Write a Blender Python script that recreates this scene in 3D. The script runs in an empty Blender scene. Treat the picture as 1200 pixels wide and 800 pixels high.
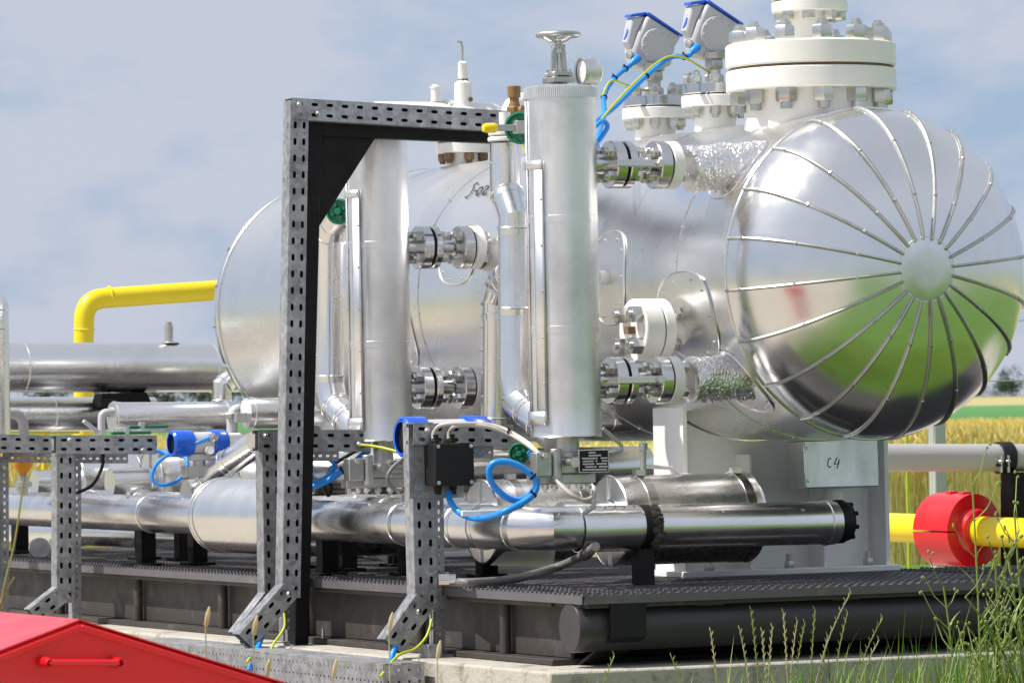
import bpy, bmesh, math, random
from mathutils import Vector, Matrix
random.seed(7)
V = Vector
PI = math.pi
scn = bpy.context.scene
col = scn.collection

# ------------------------------------------------------------------ materials
def nodes(name):
    m = bpy.data.materials.new(name); m.use_nodes = True
    nt = m.node_tree; b = nt.nodes['Principled BSDF']
    return m, nt, b
def N(nt, typ, **kw):
    n = nt.nodes.new(typ)
    for k, v in kw.items():
        if k in n.inputs: n.inputs[k].default_value = v
        else: setattr(n, k, v)
    return n
def coords(nt, scale=(1, 1, 1)):
    t = nt.nodes.new('ShaderNodeTexCoord'); mp = nt.nodes.new('ShaderNodeMapping')
    mp.inputs['Scale'].default_value = scale
    nt.links.new(t.outputs['Object'], mp.inputs['Vector'])
    return mp.outputs['Vector']
def noise(nt, vec, scale, detail=4, rough=.55):
    n = N(nt, 'ShaderNodeTexNoise'); n.inputs['Scale'].default_value = scale
    n.inputs['Detail'].default_value = detail; n.inputs['Roughness'].default_value = rough
    nt.links.new(vec, n.inputs['Vector']); return n.outputs['Fac']
def ramp(nt, fac, stops):
    r = nt.nodes.new('ShaderNodeValToRGB'); e = r.color_ramp.elements
    while len(e) < len(stops): e.new(.5)
    for i, (p, c) in enumerate(stops):
        e[i].position = p; e[i].color = (c[0], c[1], c[2], 1) if not isinstance(c, (int, float)) else (c, c, c, 1)
    nt.links.new(fac, r.inputs['Fac']); return r.outputs['Color']
def bump(nt, b, h, dist, strength=1.0):
    bp = nt.nodes.new('ShaderNodeBump'); bp.inputs['Distance'].default_value = dist; bp.inputs['Strength'].default_value = strength
    nt.links.new(h, bp.inputs['Height']); nt.links.new(bp.outputs['Normal'], b.inputs['Normal'])
def metal(name, c=(.78, .77, .76), r0=.16, r1=.34, wave=.0008, wscale=5, streak=(1, 1, 1), dirt=.75):
    m, nt, b = nodes(name)
    b.inputs['Metallic'].default_value = 1
    v = coords(nt, streak)
    v0 = coords(nt)
    f = noise(nt, v, 9, 6, .6)
    nt.links.new(ramp(nt, f, [(.3, r0), (.7, r1)]), b.inputs['Roughness'])
    g = noise(nt, v0, 3.1, 7, .65)
    nt.links.new(ramp(nt, g, [(.28, tuple(x * dirt for x in c)), (.55, c)]), b.inputs['Base Color'])
    w = noise(nt, v0, wscale, 1, .3)
    bump(nt, b, w, wave)
    return m
def paint(name, c, rough=.45, spots=None, amount=.35, scale=8, bumpd=.0004, coat=0, var=.12, streaks=False, spec=.5):
    m, nt, b = nodes(name)
    v = coords(nt, (1, 1, .18) if streaks else (1, 1, 1))
    v0 = coords(nt)
    f = noise(nt, v0, 2.5, 6, .6)
    base = ramp(nt, f, [(.3, tuple(x * (1 - var) for x in c)), (.7, tuple(min(1, x * (1 + var * .5)) for x in c))])
    if spots:
        g = noise(nt, v, scale, 9, .72)
        mask = ramp(nt, g, [(1 - amount - .06, 0), (1 - amount + .1, 1)])
        mx = nt.nodes.new('ShaderNodeMixRGB')
        nt.links.new(mask, mx.inputs['Fac']); nt.links.new(base, mx.inputs['Color1']); mx.inputs['Color2'].default_value = (*spots, 1)
        base = mx.outputs['Color']
    nt.links.new(base, b.inputs['Base Color'])
    r = noise(nt, v0, 14, 4)
    nt.links.new(ramp(nt, r, [(.3, rough * .8), (.7, min(1, rough * 1.25))]), b.inputs['Roughness'])
    b.inputs['Coat Weight'].default_value = coat; b.inputs['Specular IOR Level'].default_value = spec
    bump(nt, b, noise(nt, v0, 60, 4), bumpd)
    return m
M = {}
M['clad'] = metal('vessel_cladding', (.83, .82, .805), .24, .32, .0008, 2.4, (.4, .4, .4), .95)
M['head'] = metal('head_cladding', (.79, .79, .785), .16, .27, .0010, 4, (1, 1, 1), .92)
M['jacket'] = metal('pipe_jacket', (.84, .83, .82), .19, .31, .0007, 6, (1, 1, 1), .88)
M['dull'] = metal('dull_aluminium', (.82, .82, .82), .30, .50, .0010, 6, (3, 3, .5), .72)
M['steel'] = metal('bright_steel', (.66, .65, .64), .10, .24, .0002, 30)
M['nut'] = metal('zinc_nut', (.70, .70, .665), .22, .40, .0003, 40, dirt=.55)
M['castgrey'] = metal('cast_fitting', (.55, .55, .53), .35, .55, .0006, 30, dirt=.6)
M['foil'] = metal('crumpled_foil', (.80, .79, .79), .28, .42, .0008, 90, dirt=.92)
M['white'] = paint('cream_paint', (.84, .825, .775), .42, (.50, .38, .22), .2, 7, coat=.1)
M['whiteclean'] = paint('white_paint', (.82, .81, .78), .35, coat=.1)
M['saddle'] = paint('saddle_paint', (.84, .84, .82), .45, (.34, .29, .22), .2, 6)
M['black'] = paint('black_paint', (.010, .009, .010), .5, (.10, .09, .085), .18, 40, spec=.3)
M['matblack'] = paint('black_steel_paint', (.006, .0055, .006), .6, spec=.25)
M['skid'] = paint('dusty_black_beam', (.050, .043, .038), .55, (.12, .10, .085), .40, 7, spec=.4)
M['tube'] = paint('dusty_black_tube', (.040, .036, .040), .42, (.26, .25, .25), .15, 45, spec=.5)
M['grating'] = paint('worn_grating', (.115, .107, .115), .45, (.22, .17, .12), .36, 9)
M['yellow'] = paint('yellow_paint', (.86, .66, .005), .35, coat=.2, var=.06)
M['red'] = paint('red_paint', (.70, .006, .012), .30, (.50, .03, .03), .16, 26, coat=.3, var=.10)
M['blue'] = paint('blue_enamel', (.003, .10, .62), .25, coat=.5, var=.05)
M['cable'] = paint('blue_cable', (.012, .26, .78), .4, var=.05)
M['palecable'] = paint('pale_grey_cable', (.50, .47, .42), .5)
M['greycable'] = paint('dark_grey_hose', (.16, .155, .15), .5)
M['earth'] = paint('yellow_green_wire', (.50, .55, .03), .45)
M['rubber'] = paint('black_rubber', (.009, .009, .010), .55, spec=.3)
M['plastic'] = paint('black_plastic', (.009, .009, .010), .5, spec=.3)
M['bronze'] = paint('oxidised_bronze', (.27, .15, .055), .5, (.10, .05, .02), .4, 20)
M['green'] = paint('green_enamel', (.0, .17, .085), .35, coat=.2)
M['grey'] = paint('grey_enamel', (.52, .52, .54), .38, coat=.2)
M['greypipe'] = paint('grey_pipe_paint', (.38, .37, .36), .42, var=.05)
M['rust'] = paint('rusty_bolt', (.20, .125, .065), .6, (.10, .04, .02), .4, 30)
M['orange'] = paint('orange_cone', (.75, .30, .0), .45)
M['ink'] = paint('marker_ink', (.012, .012, .015), .5)
M['glass'] = paint('dial_face', (.75, .75, .73), .2)
M['concrete'] = paint('concrete_pad', (.46, .43, .37), .85, (.20, .175, .14), .42, 12, .004)
M['post'] = paint('concrete_post', (.5, .49, .46), .8)
M['wire'] = paint('fence_wire', (.3, .3, .3), .5)
M['soil'] = paint('gravel_soil', (.43, .385, .32), .9, (.27, .235, .18), .4, 14, .01)
# galvanised spangle
m, nt, b = nodes('galvanised_steel'); M['galv'] = m
v = coords(nt)
vo = nt.nodes.new('ShaderNodeTexVoronoi'); vo.inputs['Scale'].default_value = 55
nz = nt.nodes.new('ShaderNodeTexNoise'); nz.inputs['Scale'].default_value = 30; nt.links.new(v, nz.inputs['Vector'])
ad = nt.nodes.new('ShaderNodeVectorMath'); ad.operation = 'MULTIPLY_ADD'
nt.links.new(nz.outputs['Color'], ad.inputs[0]); ad.inputs[1].default_value = (.03, .03, .03); nt.links.new(v, ad.inputs[2])
nt.links.new(ad.outputs[0], vo.inputs['Vector'])
sp = nt.nodes.new('ShaderNodeSeparateColor'); nt.links.new(vo.outputs['Color'], sp.inputs[0])
big = noise(nt, v, 9, 6, .7)
mx = nt.nodes.new('ShaderNodeMixRGB'); mx.inputs['Fac'].default_value = .55
nt.links.new(ramp(nt, sp.outputs[0], [(.1, (.20, .21, .23)), (.9, (.50, .505, .52))]), mx.inputs['Color1'])
nt.links.new(ramp(nt, big, [(.32, (.17, .175, .19)), (.68, (.56, .565, .58))]), mx.inputs['Color2'])
oi = nt.nodes.new('ShaderNodeObjectInfo'); rv = ramp(nt, oi.outputs['Random'], [(0, .78), (1, 1.0)])
mv = nt.nodes.new('ShaderNodeMixRGB'); mv.blend_type = 'MULTIPLY'; mv.inputs['Fac'].default_value = 1
nt.links.new(mx.outputs['Color'], mv.inputs['Color1']); nt.links.new(rv, mv.inputs['Color2'])
nt.links.new(mv.outputs['Color'], b.inputs['Base Color']); b.inputs['Metallic'].default_value = .55
nt.links.new(ramp(nt, sp.outputs[1], [(0, .38), (1, .6)]), b.inputs['Roughness'])
bump(nt, b, big, .0006)
# plants
def leafmat(name, stops, trans=.3, rough=.55):
    m, nt, b = nodes(name)
    g = nt.nodes.new('ShaderNodeNewGeometry')
    c = ramp(nt, g.outputs['Random Per Island'], stops)
    nt.links.new(c, b.inputs['Base Color']); b.inputs['Roughness'].default_value = rough
    t = nt.nodes.new('ShaderNodeBsdfTranslucent'); nt.links.new(c, t.inputs['Color'])
    mix = nt.nodes.new('ShaderNodeMixShader'); mix.inputs[0].default_value = trans
    out = nt.nodes['Material Output']
    nt.links.new(b.outputs[0], mix.inputs[1]); nt.links.new(t.outputs[0], mix.inputs[2]); nt.links.new(mix.outputs[0], out.inputs['Surface'])
    return m
M['grass'] = leafmat('grass_blades', [(0, (.10, .22, .02)), (.6, (.22, .36, .04)), (1, (.42, .44, .15))])
M['straw'] = leafmat('dry_grass_heads', [(0, (.42, .40, .18)), (1, (.62, .56, .32))])
M['stem'] = leafmat('weed_stems', [(0, (.20, .30, .05)), (1, (.38, .42, .14))])
M['wheat'] = leafmat('ripe_wheat', [(0, (.56, .46, .12)), (.5, (.76, .66, .24)), (1, (.86, .78, .38))])
M['tree'] = leafmat('tree_leaves', [(0, (.02, .045, .015)), (1, (.06, .10, .03))])
M['bark'] = paint('bark', (.12, .09, .06), .9)
# ground: grass near, crops farther out
m, nt, b = nodes('field_ground'); M['ground'] = m
g = nt.nodes.new('ShaderNodeNewGeometry')
f = noise(nt, g.outputs['Position'], 1.7, 8, .7)
f2 = noise(nt, g.outputs['Position'], .25, 4, .6)
near = ramp(nt, f, [(.3, (.045, .115, .008)), (.7, (.095, .185, .02))])
ln = nt.nodes.new('ShaderNodeVectorMath'); ln.operation = 'LENGTH'; nt.links.new(g.outputs['Position'], ln.inputs[0])
mr = nt.nodes.new('ShaderNodeMapRange'); mr.inputs['From Min'].default_value = 0; mr.inputs['From Max'].default_value = 1000
nt.links.new(ln.outputs['Value'], mr.inputs['Value'])
zone = nt.nodes.new('ShaderNodeValToRGB'); zone.color_ramp.interpolation = 'CONSTANT'
e = zone.color_ramp.elements
e[0].position = 0; e[0].color = (0, 0, 0, 1); e[1].position = .027; e[1].color = (1, 1, 1, 1)
nt.links.new(mr.outputs[0], zone.inputs['Fac'])
far = nt.nodes.new('ShaderNodeValToRGB'); far.color_ramp.interpolation = 'LINEAR'
e = far.color_ramp.elements
for p in (.2, .3, .4, .42, .6): e.new(p)
cs = [(0, (.37, .32, .20)), (.073, (.38, .33, .20)), (.075, (.04, .15, .03)), (.36, (.07, .22, .05)), (.40, (.40, .34, .15)), (.9, (.36, .31, .14)), (1, (.10, .16, .05))]
for i, (p, c) in enumerate(cs): e[i].position = p; e[i].color = (*c, 1)
nt.links.new(mr.outputs[0], far.inputs['Fac'])
mx = nt.nodes.new('ShaderNodeMixRGB'); nt.links.new(zone.outputs['Color'], mx.inputs['Fac'])
nt.links.new(near, mx.inputs['Color1']); nt.links.new(far.outputs['Color'], mx.inputs['Color2'])
nt.links.new(mx.outputs['Color'], b.inputs['Base Color']); b.inputs['Roughness'].default_value = .9
bump(nt, b, f, .05)

# ------------------------------------------------------------------ mesh builder
WL = {}
def frame_for(ax):
    ax = V(ax).normalized()
    h = V((0, 0, 1)) if abs(ax.z) < .9 else V((0, 1, 0))
    u = ax.cross(h).normalized(); w = ax.cross(u).normalized()
    return ax, u, w
class MB:
    def __init__(s): s.bm = bmesh.new()
    def ring(s, c, u, w, r, n, ph=0):
        return [s.bm.verts.new(V(c) + u * (r * math.cos(ph + 2 * PI * i / n)) + w * (r * math.sin(ph + 2 * PI * i / n))) for i in range(n)]
    def bridge(s, a, b):
        n = len(a)
        for i in range(n): s.bm.faces.new((a[i], a[(i + 1) % n], b[(i + 1) % n], b[i]))
    def lathe(s, o, ax, prof, seg=32, ph=0):
        ax, u, w = frame_for(ax); o = V(o); prev = None
        for (d, r) in prof:
            c = o + ax * d
            if r <= 1e-6: cur = [s.bm.verts.new(c)]
            else: cur = s.ring(c, u, w, r, seg, ph)
            if prev is not None:
                if len(prev) == 1 and len(cur) > 1:
                    for i in range(seg): s.bm.faces.new((prev[0], cur[(i + 1) % seg], cur[i]))
                elif len(cur) == 1 and len(prev) > 1:
                    for i in range(seg): s.bm.faces.new((prev[i], prev[(i + 1) % seg], cur[0]))
                elif len(cur) > 1: s.bridge(prev, cur)
            prev = cur
        return s
    def cyl(s, p0, p1, r, r1=None, seg=24):
        p0, p1 = V(p0), V(p1); L = (p1 - p0).length; r1 = r if r1 is None else r1
        return s.lathe(p0, p1 - p0, [(0, 0), (0, r), (L, r1), (L, 0)], seg)
    def disc(s, c, ax, r, th, seg=36, ch=.003):
        return s.lathe(c, ax, [(0, 0), (0, r - ch), (ch, r), (th - ch, r), (th, r - ch), (th, 0)], seg)
    def hexn(s, c, ax, r, h, ph=0):
        return s.lathe(c, ax, [(0, 0), (0, r * .93), (h * .12, r), (h * .85, r), (h, r * .88), (h, 0)], 6, ph)
    def box(s, c, d, rot=None):
        c, d = V(c), V(d) / 2
        vs = []
        for x in (-1, 1):
            for y in (-1, 1):
                for z in (-1, 1):
                    p = V((x * d.x, y * d.y, z * d.z))
                    if rot is not None: p = rot @ p
                    vs.append(s.bm.verts.new(c + p))
        for f in ((0, 1, 3, 2), (4, 6, 7, 5), (0, 4, 5, 1), (2, 3, 7, 6), (0, 2, 6, 4), (1, 5, 7, 3)):
            s.bm.faces.new([vs[i] for i in f])
        return s
    def bar(s, p0, p1, w, h, up=(0, 0, 1)):
        p0, p1 = V(p0), V(p1); a = (p1 - p0).normalized(); u = a.cross(V(up)).normalized(); q = u.cross(a)
        rot = Matrix((a, u, q)).transposed()
        return s.box((p0 + p1) / 2, ((p1 - p0).length, w, h), rot)
    def prism(s, pts, ext):
        ext = V(ext); a = [s.bm.verts.new(V(p)) for p in pts]; b = [s.bm.verts.new(V(p) + ext) for p in pts]
        s.bm.faces.new(a); s.bm.faces.new(b[::-1]); n = len(a)
        for i in range(n): s.bm.faces.new((a[i], b[i], b[(i + 1) % n], a[(i + 1) % n]))
        return s
    def tube(s, pts, r, seg=10, closed=False, caps=True, rs=None):
        P = [V(p) for p in pts]; n = len(P); T = []
        for i in range(n):
            a = P[i - 1] if (i > 0 or closed) else None; c = P[(i + 1) % n] if (i < n - 1 or closed) else None
            d = V((0, 0, 0))
            if a is not None: d += (P[i] - a).normalized()
            if c is not None: d += (c - P[i]).normalized()
            T.append(d.normalized())
        ax, u, w = frame_for(T[0]); rings = []
        for i in range(n):
            u = (u - T[i] * u.dot(T[i])).normalized(); w = T[i].cross(u)
            k = 1; b = None
            if 0 < i < n - 1:
                d0 = (P[i] - P[i - 1]).normalized(); d1 = (P[i + 1] - P[i]).normalized()
                cs = max(.5, d0.dot(T[i])); k = 1 / cs; b = (d1 - d0)
                b = b.normalized() if b.length > 1e-5 else None
            rr = rs[i] if rs else r
            ring = []
            for j in range(seg):
                q = u * math.cos(2 * PI * j / seg) + w * math.sin(2 * PI * j / seg)
                if b is not None: q = q + b * (q.dot(b) * (k - 1))
                ring.append(s.bm.verts.new(P[i] + q * rr))
            if rings: s.bridge(rings[-1], ring)
            rings.append(ring)
        if closed:
            A, B = rings[-1], rings[0]
            k0 = min(range(seg), key=lambda k: (A[0].co - B[k].co).length)
            for j in range(seg): s.bm.faces.new((A[j], A[(j + 1) % seg], B[(j + 1 + k0) % seg], B[(j + k0) % seg]))
        elif caps:
            s.bm.faces.new(rings[0][::-1]); s.bm.faces.new(rings[-1])
        return s
    def torus(s, c, ax, R, r, seg=40, m=8):
        ax, u, w = frame_for(ax)
        return s.tube([V(c) + u * R * math.cos(2 * PI * i / seg) + w * R * math.sin(2 * PI * i / seg) for i in range(seg)], r, m, True)
    def slots(s, o, u, v, L, W, rows, pitch=.034, sl=.016, sw=.007):
        o, u, v = V(o), V(u).normalized(), V(v).normalized()
        n = max(1, round(L / pitch)); pu = L / n; pv = W / rows
        for i in range(n):
            for j in range(rows):
                c = o + u * (pu * (i + .5)) + v * (pv * (j + .5)); dx = (sl - sw) / 2; hr = sw / 2; W2, H2 = pu / 2, pv / 2
                inn, out = [], []
                for sg in (1, -1):
                    for k, a in enumerate((-90, -45, 0, 45, 90)):
                        t = math.radians(a); inn.append((sg * (dx + hr * math.cos(t)), sg * hr * math.sin(t)))
                        out.append((sg * (dx if k in (0, 4) else W2), sg * (-H2 if k < 2 else 0 if k == 2 else H2)))
                A = [s.bm.verts.new(c + u * x + v * y) for x, y in inn]; B = [s.bm.verts.new(c + u * x + v * y) for x, y in out]
                s.bridge(A, B)
        return s
    def quad(s, *p):
        s.bm.faces.new([s.bm.verts.new(V(q)) for q in p]); return s
    def build(s, name, mat, parent=None, smooth=38, bevel=0, solid=0, weld=False, flat=False):
        if weld: bmesh.ops.remove_doubles(s.bm, verts=s.bm.verts, dist=1e-5)
        if not solid and not weld: bmesh.ops.recalc_face_normals(s.bm, faces=s.bm.faces)
        off = WL.get(parent.name, V((0, 0, 0))) if parent is not None else V((0, 0, 0))
        if parent is None:
            zs = [v.co.z for v in s.bm.verts]; n = len(s.bm.verts); zm = min(zs)
            off = V((sum(v.co.x for v in s.bm.verts) / n, sum(v.co.y for v in s.bm.verts) / n, zm))
        for v in s.bm.verts: v.co -= off
        me = bpy.data.meshes.new(name); s.bm.to_mesh(me); s.bm.free()
        me.materials.append(M[mat] if isinstance(mat, str) else mat)
        if not flat:
            for p in me.polygons: p.use_smooth = True
            me.set_sharp_from_angle(angle=math.radians(smooth))
        o = bpy.data.objects.new(name, me); col.objects.link(o)
        if parent is not None: o.parent = parent
        else: o.location = off
        WL[o.name] = off
        if solid:
            md = o.modifiers.new('sheet', 'SOLIDIFY'); md.thickness = solid; md.offset = 0
        if bevel:
            md = o.modifiers.new('edge', 'BEVEL'); md.width = bevel; md.segments = 2; md.limit_method = 'ANGLE'; md.angle_limit = math.radians(50)
        return o
def tag(o, label, cat, group=None):
    o['label'] = label; o['category'] = cat
    if group: o['group'] = group
    return o
def thing(name, label, cat, loc, group=None):
    o = bpy.data.objects.new(name, None); o.empty_display_size = .05; col.objects.link(o)
    o.location = V(loc); WL[o.name] = V(loc); return tag(o, label, cat, group)
def dup(root, delta, label, rotz=0):
    r = root.copy(); col.objects.link(r); r.location = root.location + V(delta); r.rotation_euler.z = rotz; r['label'] = label
    WL[r.name] = V(r.location)
    for ch in list(root.children):
        c = ch.copy(); col.objects.link(c); c.parent = r
        for g in list(ch.children):
            d = g.copy(); col.objects.link(d); d.parent = c
    return r
def struct(o): o['kind'] = 'structure'; return o
def stuff(o): o['kind'] = 'stuff'; return o
def rounded(pts, rad, n=5):
    P = [V(p) for p in pts]; out = [P[0]]
    for i in range(1, len(P) - 1):
        a = (P[i - 1] - P[i]); c = (P[i + 1] - P[i]); k = min(rad, a.length * .49, c.length * .49)
        A = P[i] + a.normalized() * k; C = P[i] + c.normalized() * k
        for j in range(n + 1):
            t = j / n; out.append(A * (1 - t) ** 2 + P[i] * 2 * t * (1 - t) + C * t * t)
    out.append(P[-1]); return out
def spline(pts, n=6):
    P = [V(p) for p in pts]; out = []
    for i in range(len(P) - 1):
        a, b, c, d = P[max(0, i - 1)], P[i], P[i + 1], P[min(len(P) - 1, i + 2)]
        for j in range(n):
            t = j / n
            out.append(.5 * ((2 * b) + (c - a) * t + (2 * a - 5 * b + 4 * c - d) * t * t + (3 * b - a - 3 * c + d) * t ** 3))
    out.append(P[-1]); return out
X_, Y_, Z_ = V((1, 0, 0)), V((0, 1, 0)), V((0, 0, 1))
CAMR = V((.9032, -.4291, 0)); TOC = V((-.4291, -.9032, 0))      # right of / towards the photographer

# ------------------------------------------------------------------ camera, world, sun
TH, PT, RO = math.radians(25.412), math.atan2(91.8, 5320.3), math.radians(1.056)
fw = V((math.sin(TH) * math.cos(PT), math.cos(TH) * math.cos(PT), math.sin(PT)))
rt = V((math.cos(TH), -math.sin(TH), 0)); up = rt.cross(fw)
cr = rt * math.cos(RO) - up * math.sin(RO); cu = rt * math.sin(RO) + up * math.cos(RO)
cam = bpy.data.cameras.new('camera'); co = bpy.data.objects.new('camera', cam); col.objects.link(co)
mw = Matrix((cr, cu, -fw)).transposed().to_4x4(); mw.translation = V((0, 0, .9)); co.matrix_world = mw
cam.sensor_width = 36; cam.lens = 5320.3 / 1200 * 36; cam.clip_end = 6000; cam.clip_start = .1
cam.dof.use_dof = True; cam.dof.focus_distance = 13.4; cam.dof.aperture_fstop = 16
scn.camera = co
SUN_EL, SUN_AZ = math.radians(57), math.atan2(-.97, .24)   # azimuth from +Y towards +X: the sun stands to the left and slightly behind the vessel
sd = V((math.sin(SUN_AZ) * math.cos(SUN_EL), math.cos(SUN_AZ) * math.cos(SUN_EL), math.sin(SUN_EL)))
sl = bpy.data.lights.new('sun', 'SUN'); sl.energy = 4.6; sl.angle = math.radians(.5); sl.color = (1, .955, .89)
so = bpy.data.objects.new('sun', sl); col.objects.link(so); so.rotation_euler = sd.to_track_quat('Z', 'Y').to_euler()
w = bpy.data.worlds.new('World'); scn.world = w; w.use_nodes = True; nt = w.node_tree
bg = nt.nodes['Background']; sky = nt.nodes.new('ShaderNodeTexSky'); sky.sky_type = 'NISHITA'; sky.sun_disc = False
sky.sun_elevation = SUN_EL; sky.sun_rotation = SUN_AZ; sky.air_density = 1.0; sky.dust_density = 1.2; sky.ozone_density = 1.5
tc = nt.nodes.new('ShaderNodeTexCoord'); mp = nt.nodes.new('ShaderNodeMapping'); mp.inputs['Scale'].default_value = (1, 1, 2.2); mp.inputs['Location'].default_value = (.3, .1, .4)
nt.links.new(tc.outputs['Generated'], mp.inputs['Vector'])
cf = noise(nt, mp.outputs['Vector'], 24, 9, .56)
cf2 = noise(nt, mp.outputs['Vector'], 5.5, 5, .5)
ml = nt.nodes.new('ShaderNodeMath'); ml.operation = 'MULTIPLY_ADD'; nt.links.new(cf2, ml.inputs[0]); ml.inputs[1].default_value = .9
nt.links.new(cf, ml.inputs[2])
cloud = ramp(nt, ml.outputs[0], [(.74, 0), (1.25, 1)])
cc = nt.nodes.new('ShaderNodeMixRGB'); nt.links.new(cloud, cc.inputs['Fac'])
cc.inputs['Color1'].default_value = (3.55, 4.75, 6.5, 1); cc.inputs['Color2'].default_value = (5.45, 5.85, 7.0, 1)
sepz = nt.nodes.new('ShaderNodeSeparateXYZ'); nt.links.new(tc.outputs['Generated'], sepz.inputs[0])
low = ramp(nt, sepz.outputs['Z'], [(.12, .92), (.75, .62)])
mx = nt.nodes.new('ShaderNodeMixRGB'); nt.links.new(low, mx.inputs['Fac']); nt.links.new(sky.outputs[0], mx.inputs['Color1'])
hi = ramp(nt, sepz.outputs['Z'], [(.2, 0), (.55, 1)])
ch = nt.nodes.new('ShaderNodeMixRGB'); nt.links.new(hi, ch.inputs['Fac']); nt.links.new(cc.outputs['Color'], ch.inputs['Color1']); ch.inputs['Color2'].default_value = (7.6, 7.9, 8.6, 1)
nt.links.new(ch.outputs['Color'], mx.inputs['Color2'])
nt.links.new(mx.outputs['Color'], bg.inputs['Color']); bg.inputs['Strength'].default_value = .085
scn.view_settings.view_transform = 'Standard'; scn.view_settings.look = 'None'; scn.view_settings.exposure = .3; scn.view_settings.gamma = 1
scn.cycles.max_bounces = 10; scn.cycles.use_denoising = True; scn.cycles.sample_clamp_indirect = 8

# ------------------------------------------------------------------ ground
g = MB(); dist = [0, 6, 12, 20, 30, 45, 74, 110, 170, 250, 370, 600, 900, 1200, 1600, 2500]; na = 72; prev = None
def terr(d): return 0 if d < 60 else (d - 60) * .0043 if d < 1200 else 4.9 - (d - 1200) * .002
for d in dist:
    cur = [g.bm.verts.new((0, 0, 0))] if d == 0 else [g.bm.verts.new((d * math.cos(2 * PI * i / na), d * math.sin(2 * PI * i / na), terr(d))) for i in range(na)]
    if prev:
        if len(prev) == 1:
            for i in range(na): g.bm.faces.new((prev[0], cur[i], cur[(i + 1) % na]))
        else: g.bridge(prev, cur)
    prev = cur
struct(g.build('ground', 'ground'))
g = MB(); g.quad((-55, -14, .004), (5.40, -14, .004), (5.40, 26, .004), (-55, 26, .004)); struct(g.build('gravel_path', 'soil'))
g = MB(); g.box((7.6, 15.2, .10275), (4.32, 7.9, .2055)); struct(g.build('concrete_pavement', 'concrete', bevel=.008))
# ------------------------------------------------------------------ skid with grating deck
S = thing('equipment_skid', 'long black steel skid with serrated grating deck carrying the silver vessel', 'skid', (5.62, 11.5, .2055))
def ibeam(b, x, y0, y1):
    b.box((x, (y0 + y1) / 2, .215), (.13, y1 - y0, .018)); b.box((x, (y0 + y1) / 2, .379), (.13, y1 - y0, .016)); b.box((x + .0, (y0 + y1) / 2, .2975), (.014, y1 - y0, .146))
b = MB(); ibeam(b, 5.645, 11.52, 17.6)
b.build('side_beam', 'skid', S, bevel=.003)
for y in (11.9, 12.5, 13.4, 14.1, 14.9, 15.7, 16.5):
    b = MB(); b.cyl((5.615, y, .2245), (5.615, y, .37), .016, seg=12); b.build('stiffener', 'skid', S)
b = MB(); b.box((7.0, 11.66, .3), (2.56, .014, .185)); b.box((7.0, 11.6, .213), (2.56, .13, .014))
b.build('end_beam', 'matblack', S)
for x0, x1, y0, y1 in ((5.575, 7.2, 11.30, 17.6), (7.207, 8.4, 11.30, 12.42)):
    b = MB()
    n = int((y1 - y0) / .045)
    for i in range(n + 1): b.box(((x0 + x1) / 2, y0 + i * (y1 - y0) / n, .398), (x1 - x0, .007, .018))
    n = int((x1 - x0) / .030)
    for i in range(n + 1): b.box((x0 + i * (x1 - x0) / n, (y0 + y1) / 2, .4), (.005, y1 - y0, .014))
    b.box(((x0 + x1) / 2, y0 - .004, .397), (x1 - x0, .006, .024)); b.box((x0 - .004, (y0 + y1) / 2, .397), (.006, y1 - y0, .024))
    for i in range(int((x1 - x0) / .030)):      # serrated teeth along the bars
        for yy in (y0 - .004, y0 + .09, y0 + .18): b.box((x0 + i * .030, yy, .411), (.013, .007, .007))
    for i in range(int((y1 - y0) / .030)):
        for xx in (x0 - .004, x0 + .09, x0 + .18): b.box((xx, y0 + i * .030, .411), (.007, .013, .006))
    b.build('grating', 'grating', S, flat=True)
b = MB(); b.box((6.39, 14.6, .379), (1.34, 5.9, .012)); b.build('light_block_plate', 'skid', S)  # sheet added under the grating to block light between the bars
b = MB(); b.box((6.99, 11.69, .3795), (2.80, .77, .013)); b.build('light_block_plate', 'skid', S)  # added under the front strip, keeps grating bar shadows off the lifting tube
b = MB(); b.lathe((5.57, 11.385, .318), X_, [(0, 0), (0, .066), (.006, .07), (.04, .07), (.041, .0685), (1.40, .0685), (1.40, 0)], 36)
b.build('lifting_tube', 'tube', S)
b = MB(); b.lathe((7.13, 11.385, .318), X_, [(0, 0), (0, .07), (1.1, .07), (1.1, 0)], 36); b.build('lifting_tube', 'tube', S)
for xa in (5.655, 7.02):
    b = MB()
    b.box((xa + .055, 11.30, .342), (.11, .012, .105))
    b.prism([(xa, 11.294, .29), (xa, 11.306, .29), (xa, 11.52, .207), (xa, 11.50, .207)], (.11, 0, 0))
    b.build('lifting_bracket', 'black', S, bevel=.002)
for xa in (5.98, 6.42, 6.9):
    b = MB(); b.box((xa, 11.33, .378), (.09, .03, .02)); b.build('lug', 'tube', S, bevel=.003)

# ------------------------------------------------------------------ pressure vessel
CX, CZ, R, VY0, VY1 = 6.747, 1.314, .49, 11.707, 15.71
VS = thing('pressure_vessel', 'huge horizontal pressure vessel clad in shiny aluminium with a ribbed round end', 'vessel', (CX, 13.7, .407))
def sh(y, a, r=R):            # point on the shell: a = 0 at the top, positive towards the photographer's side
    a = math.radians(a); return V((CX - r * math.sin(a), y, CZ + r * math.cos(a)))
b = MB(); b.lathe((CX, VY0, CZ), Y_, [(i * (VY1 - VY0) / 40, R) for i in range(41)], 96); b.build('shell', 'clad', VS)
def lap(y): 
    b = MB(); b.lathe((CX, y, CZ), Y_, [(0, R), (0, R + .0025), (.05, R + .0025), (.05, R)], 96)
    for k in range(14):
        p = sh(y - .0, 12 + k * 12, R + .002); b.cyl(p, sh(y, 12 + k * 12, R + .006), .004, seg=6)
    return b.build('lap_band', 'clad', VS)
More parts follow.
